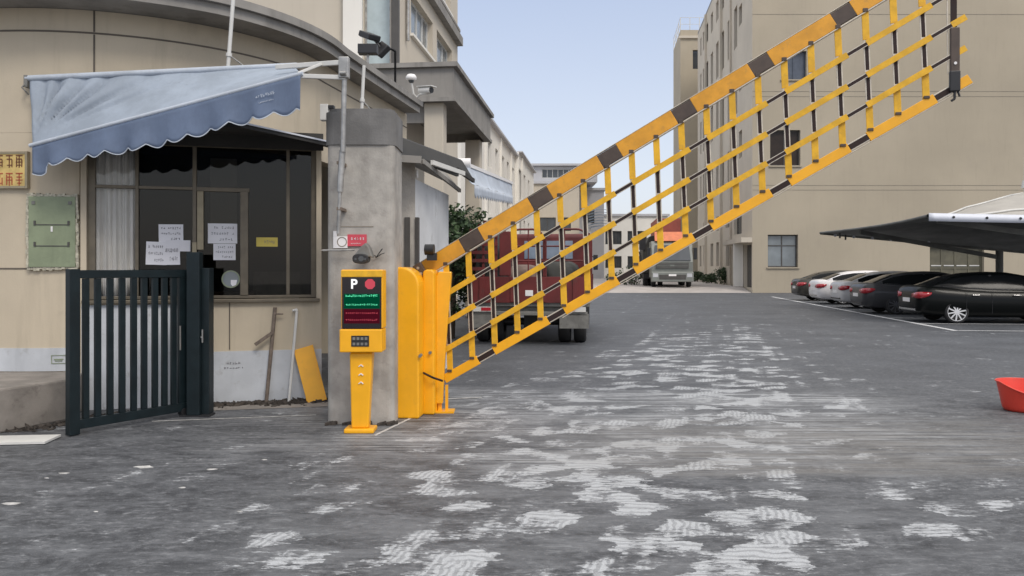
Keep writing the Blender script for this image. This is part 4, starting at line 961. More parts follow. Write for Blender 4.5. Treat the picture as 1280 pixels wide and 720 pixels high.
# ================================================================== far left pale building
FB = Vector((-8+.11*46, 46, 0))
random.seed(14)
fb = thing('pale_factory_building', 'long pale factory facade with rows of narrow windows on the far left', 'building', FB)
FL = 29.5
pxs = [(598.3, 602.3), (610.3, 614.5), (619.3, 622.8), (627.3, 630.5), (633.7, 636.3), (640, 642.5)]
def rowops(O, pxl, rows): return [(fpx(O, a), z0, fpx(O, b), z1) for a, b in pxl for z0, z1 in rows]
ops = rowops(FB, pxs, ((8.9, 10.8), (5.5, 7.3), (2.0, 4.0)))
w = MB(); w.wall(FB, RD, FL, 12.1, ops, .3, RP); w.quad(FB, FB-X3*9, FB-X3*9+UP*12.1, FB+UP*12.1); e = FB+RD*FL; w.quad(FB+UP*12.1, e+UP*12.1, e-X3*9+UP*12.1, FB-X3*9+UP*12.1); w.quad(e+UP*0, e-X3*9, e-X3*9+UP*12.1, e+UP*12.1)
w.build('wall', 'palewall', fb)
for o_ in ops: window(fb, FB, RD, RP, *o_, .3, 2, 1, .08, 'dframe', 'dglass')
mb = MB(); mb.obox(FB+RD*FL/2+RP*.1+UP*12.18, (RD, RP, UP), (FL/2+.1, .25, .08)); mb.build('coping', 'greywall', fb)
for px in (606, 625, 638):
    mb = MB(); u = fpx(FB, px); mb.obox(FB+RD*u+RP*.08+UP*6, (RD, RP, UP), (.10, .08, 5.95)); mb.build('pilaster', 'palewall', fb)
F2 = FB+RD*(FL+.02)+RP*.35
f2 = thing('pale_end_block', 'shorter pale block with tall dark windows at the end of the left facade', 'building', F2)
pxs = [(648.5, 651.3), (654.5, 656.8), (660, 661.8)]
L2 = fpx(F2, 667); ops = rowops(F2, pxs, ((8.2, 11.0), (3.0, 6.4)))
w = MB(); w.wall(F2, RD, L2, 12.5, ops, .3, RP); w.quad(F2, F2-X3*8, F2-X3*8+UP*12.5, F2+UP*12.5); e = F2+RD*L2; w.quad(e, e-X3*8, e-X3*8+UP*12.5, e+UP*12.5); w.quad(F2+UP*12.5, e+UP*12.5, e-X3*8+UP*12.5, F2-X3*8+UP*12.5); w.build('wall', 'palewall', f2)
for o_ in ops: window(f2, F2, RD, RP, *o_, .3, 1, 1, .08, 'dframe', 'dglass')
mb = MB(); mb.obox(F2+RD*L2/2+RP*.1+UP*12.56, (RD, RP, UP), (L2/2, .25, .06)); mb.build('coping', 'greywall', f2)
mb = MB(); mb.obox(F2+RD*2.2+RP*.1+UP*6, (RD, RP, UP), (.14, .1, 6.2)); mb.build('pilaster', 'palewall', f2)

# ================================================================== buildings closing the yard
def block(name, label, x0, x1, y0, y1, h, mat, ops, nx=2, nz=1, frame='dframe', pane='dglass', extra=None, top='greywall'):
    t_ = thing(name, label, 'building', ((x0+x1)/2, y0, 0))
    O = Vector((x0, y0, 0)); w = MB(); w.wall(O, X3, x1-x0, h, ops, .25, -Y3)
    w.box(x0+.002, x1-.002, y0+.26, y1, 0, h-.002); w.build('wall', mat, t_)
    for o_ in ops: window(t_, O, X3, -Y3, *o_, .25, nx, nz, .08, frame, pane)
    mb = MB(); mb.box(x0-.25, x1+.25, y0-.25, y1+.1, h+.004, h+.3); mb.build('roof_slab', top, t_)
    return t_
t_ = block('yard_end_building', 'cream building with a glazed rooftop room closing the yard', 1.8, 8.0, 95, 107, 11.6, 'beige3', [(1.4, 6.0, 3.4, 7.6), (4.0, 6.0, 5.2, 7.6), (1.6, .5, 3.6, 3.2)])
O = Vector((2.3, 96.5, 11.95)); mb = MB(); mb.wall(O, X3, 8.0, 1.9, [(1.3, .5, 5.2, 1.6)], .2, -Y3); mb.box(2.31, 10.29, 96.8, 104, 11.95, 13.84); mb.build('rooftop_room', 'greywall', t_)
window(t_, O, X3, -Y3, 1.3, .5, 5.2, 1.6, .2, 6, 1, .07, 'wframe', 'dglass')
mb = MB(); mb.box(1.7, 10.6, 96, 104.5, 13.9, 14.15); mb.build('rooftop_slab', 'greywall', t_)
block('lilac_building', 'narrow grey lilac block right of the cream end building', 8.1, 11.5, 100, 110, 11.3, 'greywall', [(1.2, 7.2, 2.2, 9.2)])
block('low_white_building', 'low white building with a strip of windows at the yard end', 11.6, 21, 108, 118, 8.6, 'palewall', [(1.0, 1.6, 3.2, 3.2), (4.0, 1.6, 6.6, 3.2), (1.0, 4.8, 3.2, 6.6), (4.0, 4.8, 6.6, 6.6)], 3)
cn = thing('glass_canopy', 'arched bluish glass entrance canopy before the low white building', 'canopy', (9.8, 92, 0))
for k in range(7):
    mb = MB(); z = 5.9+.32*k
    mb.grid(lambda u, v: (8.9+2.4*u, 92+v*1.2, z+.5*math.sin(PI*(.15+.6*u))+v*.1), 10, 1, (0, 0, .06)); mb.build('louvre', 'bglass', cn)
for x in (9.0, 11.2):
    mb = MB(); mb.box(x-.08, x+.08, 92.3, 92.5, .3, 6.4); mb.build('post', 'whitemetal', cn)

# ================================================================== right-hand building
RB = Vector((15.5, 51.6, 0)); RL = 29.0; RH = 25.0
rb = thing('beige_office_block', 'large beige block with blank end wall and narrow window rows on the right', 'building', RB)
def rpx(px): return fpx(RB, px)
ops = []
gr = [(907.3, 911.8), (895.2, 898.6), (888, 891.4), (879.3, 881.6), (874.5, 876.6)]
for a, b in gr: ops.append((rpx(b), 1.75, rpx(a), 3.75))
for a, b in [(907, 911.5), (895.5, 898.5), (888.5, 891.2), (879.3, 881.6)]: ops.append((rpx(b), 4.7, rpx(a), 5.9))
ops.append((rpx(927), 4.0, rpx(917.5), 6.0))
c5 = [(917.5, 921.5), (909.5, 913.8), (901.2, 905), (895, 898.2), (888.5, 891.2), (883, 885.2), (878.6, 880.4), (875.4, 876.8)]
for r0, r1 in ((7.7, 10.5), (12.7, 15.8), (17.5, 20.5)):
    for a, b in c5: ops.append((rpx(b), r0, rpx(a), r1))
for r0, r1 in ((9.3, 11.2), (14.0, 15.3), (18.6, 20.0)): ops.append((rpx(927.5), r0, rpx(923.6), r1))
for a, b in c5[1:]: ops.append((rpx(b), 22.3, rpx(a), 24.0))
door_op = (.25, .3, 3.0, 3.15); lob = (3.5, .3, 6.6, 3.2)
w = MB(); w.wall(RB, RD, RL, RH, ops+[door_op, lob], .3, -RP)
Fx = Vector((15.5, 51.6, 0)); fops = [(16.3-15.5+.2, 1.65, 18.45-15.5, 3.75), (16.65-15.5, 8.2, 18.6-15.5, 10.5), (17.4-15.5, 13.75, 19.0-15.5, 15.6), (26.95-15.5, 0.1, 30.45-15.5, 3.0)]
sO = Vector((15.5, 51.6, 0)); 
w.quad(RB+RD*RL, RB+RD*RL+X3*15, RB+RD*RL+X3*15+UP*RH, RB+RD*RL+UP*RH)
w.build('side_wall', 'beige3', rb)
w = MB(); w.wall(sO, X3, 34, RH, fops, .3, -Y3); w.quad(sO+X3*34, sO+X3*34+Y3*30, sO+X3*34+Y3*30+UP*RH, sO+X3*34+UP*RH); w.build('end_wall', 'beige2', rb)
mb = MB(); mb.prism([RB+UP*(RH+.004), RB+X3*34+UP*(RH+.004), RB+X3*34+Y3*29+UP*(RH+.004), RB+RD*RL+UP*(RH+.004)], (0, 0, .25)); mb.build('roof', 'roofgrey', rb)
for o_ in ops: window(rb, RB, RD, -RP, *o_, .3, 1 if o_[2]-o_[0] < 2.5 else 2, 1, .10, 'dframe', 'dglass' if o_[1] < 22 else 'gglass')
window(rb, sO, X3, -Y3, *fops[0], .3, 2, 1, .08, 'dframe', 'gglass', transom=3.05, sill='beige2')
window(rb, sO, X3, -Y3, *fops[1], .3, 2, 1, .08, 'dframe', 'brownglass', sill='beige2')
window(rb, sO, X3, -Y3, *fops[2], .3, 2, 1, .05, 'slateglass', 'slateglass', sill='beige2')
window(rb, sO, X3, -Y3, *fops[3], .3, 4, 1, .13, 'olive', 'olive', transom=1.6)
mb = MB(); 
for z in (1.15, 1.72):
    for i in range(4 if z > 1.5 else 2):
        n_ = 4 if z > 1.5 else 2; a = 26.95+.2+(3.5-.2)/n_*i; mb.box(a, a+(3.5-.2)/n_-.18, 51.82, 51.85, z, z+.07)
mb.build('push_rail', 'whitemetal', rb)
mb = MB()
for z in (6.62, 6.92, 12.65, 12.98, 17.95): mb.box(15.52, 49, 51.588, 51.602, z, z+.025)
mb.build('joint', 'jointl', rb)
mb = MB(); q = RB+RD*.26-RP*(-.22)+UP*.3; mb.quad(q, q+RD*2.72, q+RD*2.72+UP*2.84, q+UP*2.84); mb.build('door', 'dframe', rb)
mb = MB(); q = RB+RD*3.5+RP*.22+UP*.3; mb.quad(q, q+RD*3.1, q+RD*3.1+UP*2.9, q+UP*2.9); mb.build('door_panel', 'greywall', rb)
mb = MB(); mb.obox(RB+RD*3.9-RP*.35+UP*3.42, (RD, RP, UP), (3.9, .34, .16)); mb.build('entrance_canopy', 'beige3', rb)
mb = MB(); mb.obox(RB+RD*3.25-RP*.35+UP*1.8, (RD, RP, UP), (.12, .32, 1.45)); mb.build('entrance_pier', 'palewall', rb)
for px in (883.2, 902.6): 
    mb = MB(); u = rpx(px); mb.obox(RB+RD*u-RP*.10+UP*12.5, (RD, RP, UP), (.16, .098, 12.45)); mb.build('pilaster', 'beige3', rb)
mb = MB(); mb.cyl(RB+RD*8.2-RP*.1+UP*.3, RB+RD*8.2-RP*.1+UP*24.8, .07); mb.build('drainpipe', 'beige3', rb)
# tower at its far end
TW = Vector((W(850.5, 0, 84).x, 84, 0)); tw_ = thing('stair_tower', 'slim beige stair tower with a roof railing behind the right block', 'tower', TW)
ops = [(fpx(TW, 0) if False else 1.0, z, 1.8, z+1.8) for z in (6, 11, 16, 21)]
w = MB(); w.wall(TW, X3, 4.0, 26.6, [(1.3, z, 2.0, z+2.0) for z in (22.5,)], .3, -Y3); w.quad(TW, TW+RD*8, TW+RD*8+UP*26.6, TW+UP*26.6); w.quad(TW+UP*26.6, TW+X3*4+UP*26.6, TW+X3*4+RD*8+UP*26.6, TW+RD*8+UP*26.6); w.quad(TW+X3*4, TW+X3*4+RD*8, TW+X3*4+RD*8+UP*26.6, TW+X3*4+UP*26.6); w.quad(TW+RD*8, TW+X3*4+RD*8, TW+X3*4+RD*8+UP*26.6, TW+RD*8+UP*26.6); w.build('wall', 'beige2', tw_)
window(tw_, TW, X3, -Y3, 1.3, 22.5, 2.0, 24.5, .3, 1, 1, .08)
mb = MB(); mb.box(TW.x-.2, TW.x+4, 83.8, 84.0, 25.7, 25.95); mb.build('string_course', 'beige3', tw_)
mb = MB()
for z in (27.2, 27.9): mb.tube([TW+UP*z+RD*7.9, TW+UP*z, TW+X3*4+UP*z], .022, 6)
for k in range(5): mb.cyl(TW+X3*k+UP*26.6, TW+X3*k+UP*27.9, .04, n=6)
for k in range(1, 5): mb.cyl(TW+RD*k*1.9+UP*26.6, TW+RD*k*1.9+UP*27.9, .04, n=6)
mb.build('railing', 'whitemetal', tw_)

# shrubs at the foot of the right facade, tree behind the shed
def plant(name, label, cat, base, blobs, size, mats=('leaf', 'leafd'), stems=(), seed=1, group=None):
    rnd = random.Random(seed); t_ = thing(name, label, cat, base, group=group)
    mb = MB()
    for c, rad, n in blobs: leaves(mb, Vector(base)+Vector(c), rad, n, size, rnd)
    mb.build('foliage', list(mats), t_, auto=False)
    if stems:
        mb = MB()
        for pts, r_ in stems:
            pts = [Vector(base)+Vector(p) for p in pts]
            for i, (a, b) in enumerate(zip(pts, pts[1:])): mb.cyl(a, b, r_*(1-.25*i), r_*(1-.25*(i+1)), n=8)
        mb.build('trunk', 'bark', t_)
    return t_
for i, (px, Y, hw, h, lab) in enumerate(((872, 76, 1.0, 1.0, 'low dark shrub farthest along the right facade beside the lorry'), (889, 68, 1.0, .8, 'low wide shrub between the two far pairs of ground windows'), (905, 62.5, 1.1, 1.35, 'rounded dark shrub beside the entrance of the beige block'))):
    b = Vector((CX*0+(px-CX)/F*Y, Y, .3))
    plant('shrub', lab, 'shrub', b, [((-.3*hw, 0, h*.5), (hw*.7, .5, h*.5), 420), ((.45*hw, 0, h*.45), (hw*.6, .5, h*.45), 350), ((0, -.1, h*.7), (hw*.4, .4, h*.35), 200)], .10, stems=[([(0, 0, 0), (.05, 0, h*.5)], .04)], seed=i+3, group='shrubs along the right facade')
plant('small_tree', 'loose green tree rising behind the left side of the red lorry', 'tree', Vector((-1.35, 25.5, 0)), [((0, 0, 2.6), (.9, .8, 1.0), 1300), ((.5, .1, 2.0), (.7, .6, .9), 800), ((-.5, 0, 1.6), (.7, .6, 1.0), 700)], .09, stems=[([(0, 0, 0), (.05, 0, 1.2), (0, 0, 2.6)], .09)], seed=19)
plant('small_tree', 'dense dark green tree between the lean-to and the red lorry', 'tree', Vector((-1.38, 18.2, 0)), [((0, 0, 2.2), (.55, .7, .7), 1100), ((.75, .5, 1.9), (.45, .5, .7), 800), ((.35, .2, 1.6), (.45, .6, .7), 800), ((-.2, .2, 1.0), (.6, .6, .8), 700), ((.1, 0, 2.75), (.22, .3, .35), 160), ((.5, .1, 2.25), (.25, .3, .35), 220)], .075, stems=[([(0, 0, 0), (.05, 0, 1.0), (0, 0, 2.2)], .08), ([(.05, 0, 1.0), (.35, .1, 1.9)], .05)], seed=9)

# ================================================================== cars
def car(name, label, paint, cx, cy, head, z=0, taxi=None, van=False, rimmat='rim', group='cars parked under the carport'):
    t_ = bpy.data.objects.new(name, None); COL.objects.link(t_); t_.location = (cx, cy, z); t_.rotation_euler = (0, 0, head)
    tag(t_, label, 'car', group)
    ST = [(-2.42, .66, .42, .80), (-2.38, .78, .34, .97), (-2.28, .85, .27, 1.045), (-2.0, .895, .22, 1.06), (-1.6, .915, .20, 1.03), (-1.1, .925, .19, .985), (-.4, .93, .185, .955), (.4, .93, .185, .945), (1.0, .925, .19, .955), (1.35, .92, .20, .93), (1.8, .905, .21, .86), (2.15, .85, .23, .76), (2.34, .76, .27, .67), (2.42, .62, .36, .58)]
    mb = MB(); mb.smooth = True
    rings = []
    for x, w_, zb, zt in ST:
        m_ = zb+(zt-zb)*.58
        half = [(0, zb), (w_*.80, zb), (w_*.96, zb+.07), (w_, m_-.05), (w_*.985, m_+.06), (w_*.955, zt-.035), (w_*.87, zt), (w_*.45, zt+.028), (0, zt+.035)]
        rings.append([(x, y, z_) for y, z_ in half]+[(x, -y, z_) for y, z_ in reversed(half[1:-1])])
    n = len(rings[0]); vs = [p for r_ in rings for p in r_]
    fs = [(k*n+i, k*n+(i+1) % n, (k+1)*n+(i+1) % n, (k+1)*n+i) for k in range(len(rings)-1) for i in range(n)]+[tuple(range(n)), tuple((len(rings)-1)*n+i for i in range(n))]
    mb.add(vs, fs)
    body = mb.build('body', [paint, 'black'], t_)
    wc = [(-1.36, s, .335) for s in (-1, 1)]+[(1.42, s, .335) for s in (-1, 1)]
    ct = MB()
    for x, s, zz in wc: ct.cyl((x, s*.62, zz), (x, s*1.1, zz), .385, n=28)
    co_ = ct.build('cut', 'black', None)
    bo_ = body.modifiers.new('b', 'BOOLEAN'); bo_.operation = 'DIFFERENCE'; bo_.object = co_; bo_.solver = 'EXACT'
    dg = bpy.context.evaluated_depsgraph_get(); dg.update()
    me = bpy.data.meshes.new_from_object(body.evaluated_get(dg)); body.modifiers.clear(); body.data = me; bpy.data.objects.remove(co_)
    # cabin
    GS = [(-2.02, .70, 1.055, .70, 1.06), (-1.75, .75, 1.05, .63, 1.17), (-1.35, .80, 1.03, .585, 1.335), (-.85, .835, 1.0, .575, 1.43), (-.2, .85, .97, .575, 1.465), (.25, .85, .965, .565, 1.45), (.62, .84, .96, .57, 1.385), (1.0, .82, .96, .62, 1.20), (1.42, .77, .95, .70, .965)]
    mb = MB(); mb.smooth = True; rings = []
    for x, wb_, zb, wt, zt in GS:
        k = .12 if zt-zb > .1 else .0
        half = [(wb_+.03, zb-.06), (wb_, zb), (wb_*(.66)+wt*.34+.02, zb+(zt-zb)*.5), (wt+.05, zt-.06*(zt-zb)/.45), (wt-.04, zt), (wt*.5, zt+.022), (0, zt+.028)]
        rings.append([(x, y, z_) for y, z_ in half]+[(x, -y, z_) for y, z_ in reversed(half[:-1])])
    n = len(rings[0]); vs = [p for r_ in rings for p in r_]; mb.add(vs, [])
    for k in range(len(rings)-1):
        for i in range(n-1):
            side = i in (1, 2, n-3, n-4); top = 3 < i < n-5 or i in (4, 5, 6, 7)
            top = i in (4, 5, 6, 7)
            g_ = 0
            if side and 1 <= k <= 6: g_ = 1
            if top and (k <= 1 or k >= 6): g_ = 1
            mb.cur = g_; mb.f.append([k*n+i, k*n+i+1, (k+1)*n+i+1, (k+1)*n+i]); mb.mi.append(g_); mb.sm.append(True)
    mb.cur = 0
    mb.build('cabin', [paint, 'cglass'], t_)
    for s in (-1, 1):
        mb = MB(); mb.bar((-.28, s*.842, .985), (-.36, s*.62, 1.40), .07, .02, side=X3); mb.build('pillar_trim', 'black', t_)
        mb = MB(); mb.tube([(-1.7, s*.765, 1.065), (-1.3, s*.81, 1.045), (-.4, s*.868, .995), (.6, s*.866, .975), (1.3, s*.80, .96)], .007, 6); mb.build('window_trim', 'chrome', t_)
        mb = MB(); cols = [(-2.428, .40, .76, .86), (-2.430, .64, .73, .885), (-2.400, .785, .72, .905), (-2.30, .858, .73, .91), (-2.17, .884, .765, .905), (-2.06, .897, .83, .89)]
        vs = [(x+(.022 if k else 0), s*y, (z1_ if k else z0_)) for x, y, z0_, z1_ in cols for k in (0, 1)]; nv = len(vs)
        vs += [(x-.01, y+s*.012, z_) for x, y, z_ in vs]
        fs = [f for i in range(5) for f in ((2*i, 2*i+1, 2*i+3, 2*i+2), (nv+2*i, nv+2*i+2, nv+2*i+3, nv+2*i+1), (2*i, 2*i+2, nv+2*i+2, nv+2*i), (2*i+1, nv+2*i+1, nv+2*i+3, 2*i+3))]+[(0, nv, nv+1, 1), (10, 11, nv+11, nv+10)]
        mb.smooth = True; mb.add(vs, fs); mb.build('tail_light', 'redlens', t_)
        mb = MB(); mb.prism([(2.36, s*.45, .64), (2.25, s*.80, .68), (2.0, s*.885, .74), (2.05, s*.885, .66), (2.3, s*.80, .56), (2.40, s*.45, .55)], (.02, s*.02, 0)); mb.build('headlight', 'wlens', t_)
        mb = MB(); mb.obox((.85, s*1.0, 1.0), (X3, Y3, Z3), (.06, .10, .065)); mb.build('mirror', paint, t_, bevel=.03)
        for x in (-.75, .35):
            mb = MB(); mb.obox((x-.1, s*.925, .82), (X3, Y3, Z3), (.10, .016, .014)); mb.build('door_handle', 'chrome' if rimmat == 'rim' else paint, t_, bevel=.006)
        mb = MB()
        for x in (-.42, .55, -1.12): mb.bar((x, s*.9305, .30), (x+.02, s*.922, .93), .008, .004, side=X3)
        mb.build('door_seam', 'black', t_)
    mb = MB(); mb.box(-2.435, -2.40, -.26, .26, .60, .72); mb.build('number_plate', 'signwhite', t_)
    mb = MB(); mb.box(-2.415, -2.30, -.62, .62, .36, .42); mb.build('bumper_trim', 'chrome' if rimmat == 'rim' else 'black', t_)
    for x, s, zz in wc:
        mb = MB(); cy0, cy1 = s*.70, s*.905; mb.smooth = True
        prof = [(.20, cy0), (.31, cy0), (.335, cy0+s*.03), (.335, cy1-s*.03), (.315, cy1), (.262, cy1+s*.004)]
        nn_ = 32; vs = [(x+r_*math.cos(2*PI*i/nn_), y_, zz+r_*math.sin(2*PI*i/nn_)) for r_, y_ in prof for i in range(nn_)]
        mb.add(vs, [(k*nn_+i, k*nn_+(i+1) % nn_, (k+1)*nn_+(i+1) % nn_, (k+1)*nn_+i) for k in range(len(prof)-1) for i in range(nn_)])
        wh = mb.build('wheel', 'tyre', t_)
        mb = MB(); yy = cy1-s*.012
        for k in range(10):
            a = 2*PI*k/10+.2; d_ = Vector((math.cos(a), 0, math.sin(a))); mb.bar(Vector((x, yy, zz))+d_*.04, Vector((x, yy-s*.0, zz))+d_*.25, .038, .02, side=Vector((-math.sin(a), 0, math.cos(a))))
        nn_ = 32
        for r0, r1 in ((.245, .268),):
            mb.add([(x+r_*math.cos(2*PI*i/nn_), yy+s*.008, zz+r_*math.sin(2*PI*i/nn_)) for r_ in (r0, r1) for i in range(nn_)], [(i, (i+1) % nn_, nn_+(i+1) % nn_, nn_+i) for i in range(nn_)])
            mb.add([(x+r1*.95*math.cos(2*PI*i/nn_), y_, zz+r1*.95*math.sin(2*PI*i/nn_)) for y_ in (yy+s*.008, yy-s*.1) for i in range(nn_)], [(i, (i+1) % nn_, nn_+(i+1) % nn_, nn_+i) for i in range(nn_)])
        mb.cyl((x, yy-s*.01, zz), (x, yy+s*.012, zz), .05, n=16); mb.build('rim', rimmat, wh)
        mb = MB(); mb.cyl((x, yy-s*.10, zz), (x, yy-s*.07, zz), .225, n=24); mb.build('brake_disc', 'dframe', wh)
    return t_
HD = math.atan2(RP.y, RP.x)
def carat(Y, tailoff=.15):
    s0 = c1+(c0-c1)*((Y-c1.y)/(c0.y-c1.y)); q = s0+RP*(2.42+tailoff); return q.x, q.y
x, y = carat(24.0, .05); car('parked_car', 'black sedan with red tail light parked nearest, at the right edge', 'p_black', x, y, HD)
x, y = carat(28.4, -.15); car('parked_car', 'graphite grey sedan parked just behind the nearest black sedan', 'p_grey', x, y, HD, rimmat='rimd')
x, y = carat(32.4, .2); car('parked_car', 'silver sedan between the graphite sedan and the white car', 'p_silver', x, y, HD, rimmat='rimd')
x, y = carat(35.9, .15); car('parked_car', 'white sedan parked in the row of dark cars', 'p_white', x, y, HD)
x, y = carat(39.6, .15); car('parked_car', 'dark olive car farthest back in the row beside the wall', 'p_olive', x, y, HD, rimmat='rimd')

# ================================================================== carport
cpt = thing('carport', 'dark tensile membrane carport with a white rim over the parked cars', 'carport', (18.2, 30, 0))
def eave(y): return Vector((11.45+.11*(y-22), y, 3.05))
AP = Vector((17.0, 26.5, 4.35))
def cf_(u, v):
    y = 22+10.8*v; e_ = eave(y); x = e_.x+9.0*u
    yy = y-.11*(x-e_.x)
    z = 3.06+.03*u-.95*u*v**1.2-.10*math.sin(PI*u)*(1-v)
    d2 = ((x-AP.x)/3.6)**2+((yy-AP.y)/3.8)**2
    z += (AP.z-2.75)*math.exp(-1.35*math.sqrt(d2+.02))*math.sin(PI*min(1, max(0, v)))**.5*min(1, u*3)
    ins = .5*math.sin(PI*v)*(1-u)
    return Vector((x+ins, yy, z))
mb = MB(); mb.grid(cf_, 60, 48); mb.build('membrane', 'memtop', cpt)
mb = MB(); mb.grid(lambda u, v: cf_(u, v)-UP*.03, 60, 48); mb.build('shaded_underside', 'memlow', cpt)  # same sheet as the membrane, shade of its underside put into the colour
mb = MB(); mb.grid(lambda u, v: cf_(u, 0)+Vector((0, -.02, -.17+.22*v+.0)), 60, 1, (0, -.02, 0)); rim = mb.build('rim', 'memrim', cpt)
for k in range(7):
    mb = MB(); p = cf_(.07+.095*k, 0)+Vector((0, -.045, -.05)); mb.cyl(p, p-Y3*.02, .035, n=12); mb.build('bolt', 'black', rim)
mb = MB()
for i in range(48): mb.cyl(cf_(0, i/48)-UP*.02, cf_(0, (i+1)/48)-UP*.02, .045, n=8, cap=False)
for i in range(60): mb.cyl(cf_(i/60, 1)-UP*.04, cf_((i+1)/60, 1)-UP*.04, .05, n=8, cap=False)
mb.build('edge_cable', 'memlow', cpt)
mb = MB()
for k in range(6):
    p = cf_(.05+.08*k, .975)+Vector((0, -.06, -.10)); mb.cyl(p, p-Y3*.02, .06, n=12)
mb.build('sky_light_dot', 'memrim', cpt)  # white discs painted as sky light coming through holes in the edge
for py_, Yp, u in ((0, 30.2, .65), (0, 22.8, .93)):
    p = Vector((18.4+(.4 if u > .8 else 0), Yp, 0)); mb = MB(); mb.cyl(p, p+UP*(2.25 if u < .8 else 2.9), .13, n=16); mb.build('post', 'memlow', cpt)
    mb = MB(); mb.bar(p+UP*2.0, cf_(.05, (Yp-22)/10.8)-UP*.10, .16, .10); mb.build('rafter', 'memlow', cpt)
for v in (.2, .5, .8):
    mb = MB(); pts = [cf_(u, v)+UP*.035 for u in [i/24 for i in range(1, 25)]]; mb.tube(pts, .035, 8); mb.build('rib_tube', 'whitemetal', cpt)
mb = MB(); mb.cyl(AP-UP*.25, AP+UP*1.15, .05, .025, n=10); mb.cyl(AP-UP*.1, AP+UP*.15, .12, .08, n=14); mb.build('mast', 'whitemetal', cpt)
for p in (cf_(.035, .9), cf_(.09, .96)):
    mb = MB(); mb.cyl(p-UP*.05, p-UP*.26, .035, n=10); mb.build('hanging_fitting', 'dframe', cpt)

# ================================================================== red stake lorry seen from behind
def wheelset(parent, x, s, y, z, r_, wd=.26):
    mb = MB(); mb.smooth = True; prof = [(r_*.55, 0), (r_*.92, 0), (r_, .04), (r_, wd-.04), (r_*.92, wd), (r_*.55, wd)]; nn_ = 24
    vs = [(x+s*(-wd/2+o_), y+q_*math.cos(2*PI*i/nn_), z+q_*math.sin(2*PI*i/nn_)) for q_, o_ in prof for i in range(nn_)]
    mb.add(vs, [(k*nn_+i, k*nn_+(i+1) % nn_, (k+1)*nn_+(i+1) % nn_, (k+1)*nn_+i) for k in range(len(prof)-1) for i in range(nn_)])
    wh = mb.build('wheel', 'tyre', parent); mb = MB(); mb.cyl((x+s*.02, y, z), (x+s*.06, y, z), r_*.56, n=20); mb.build('rim', 'tsteel', wh)
def lorry(px0, px1, Yr):
    k = Yr/F; xc = ((px0+px1)/2-CX)*k; wd = (px1-px0)*k
    t_ = bpy.data.objects.new('stake_lorry', None); COL.objects.link(t_); t_.location = (xc, Yr, 0); t_.rotation_euler = (0, 0, math.atan2(-RD.x, RD.y))
    tag(t_, 'red stake-bed lorry seen from behind through the barrier lattice', 'lorry')
    h = wd/2
    mb = MB(); mb.box(-h, h, 0, 4.8, .80, .92); mb.build('bed', 'tsteel', t_, bevel=.01)
    mb = MB(); mb.box(-h+.02, h-.02, -.05, -.004, .88, 1.42); mb.m(1)
    for x in (-h+.30, -.32, .32, h-.30): mb.box(x-.05, x+.05, -.075, -.052, .9, 1.41)
    mb.m(2); mb.box(-.06, .10, -.058, -.051, 1.02, 1.14)
    mb.build('tailgate', ['redtruck', 'redtruck', 'signwhite'], t_, bevel=.008)
    for s in (-1, 1):
        mb = MB(); mb.box(s*(h-.04), s*h, .0, 4.75, .93, 1.45)
        for i in range(8): mb.box(s*h, s*(h+.03), .2+i*.6, .28+i*.6, .93, 1.45)
        mb.build('side_board', 'redtruck', t_)
        mb = MB()
        for z in (1.7, 1.95, 2.2): mb.bar((s*(h-.02), .02, z), (s*(h-.02), 4.7, z), .05, .03)
        for i in range(6): mb.bar((s*(h-.02), .04+i*.93, 1.45), (s*(h-.02), .04+i*.93, 2.32), .05, .03)
        mb.build('stake_rack', 'redtruck', t_)
        mb = MB(); mb.prism([(s*(h-.62), -.10, .36), (s*(h-.02), -.10, .36), (s*(h-.02), -.10, .66), (s*(h-.62), -.10, .66)], (0, .03, 0)); mb.build('mudguard', 'tsteel', t_)
        mb = MB(); mb.box(s*(h-.52), s*(h-.08), -.135, -.10, .70, .80); mb.m(1).box(s*(h-.50), s*(h-.30), -.14, -.136, .715, .785); mb.build('tail_lamp', ['whitemetal', 'redlens'], t_)
        for y in (.85, 5.7):
            wheelset(t_, s*(h-.22), s, y, .44, .44)
            if y < 2: wheelset(t_, s*(h-.55), s, y, .44, .44)
        mb = MB(); mb.bar((s*(h-.03), 4.9, 1.9), (s*(h+.13), 5.0, 1.9), .03, .03); mb.box(s*(h+.03), s*(h+.15), 4.93, 5.0, 1.55, 1.95); mb.build('mirror', 'black', t_)
    mb = MB(); mb.box(-h+.05, h-.05, -.10, .02, .62, .70); mb.box(-h+.1, h-.1, .1, .22, .68, .79); mb.build('bumper', 'tsteel', t_, bevel=.01)
    mb = MB(); mb.box(-.45, -.35, .3, 5.2, .55, .79); mb.box(.35, .45, .3, 5.2, .55, .79); mb.cyl((-.9, .85, .44), (.9, .85, .44), .08); mb.box(-.16, .16, .7, 1.0, .3, .58); mb.build('chassis', 'black', t_)
    # rear cage hoops
    mb = MB(); zt = 2.40
    def hoop(x0, x1, y): 
        r_ = .22; pts = [(x0, y, 1.43), (x0, y, zt-r_)]+[(x0+r_-r_*math.cos(a), y, zt-r_+r_*math.sin(a)) for a in [PI/2*i/6 for i in range(1, 7)]]+[(x1-r_+r_*math.sin(a), y, zt-r_+r_*math.cos(a)) for a in [PI/2*i/6 for i in range(0, 7)]]+[(x1, y, 1.43)]
        mb.tube(pts, .022, 8)
    hoop(-.40, .32, -.02); hoop(.36, h-.05, -.02)
    for z in (1.75, 2.05): mb.tube([(-.40, -.02, z), (h-.05, -.02, z)], .016, 8)
    for x in (0, .75): mb.tube([(x, -.02, 1.43), (x, -.02, zt)], .014, 8)
    mb.build('rear_cage', 'redtruck', t_)
    mb = MB()
    for z in (1.55, 1.72, 1.89, 2.06, 2.23): mb.box(-h+.06, -.64, -.04, -.015, z, z+.07)
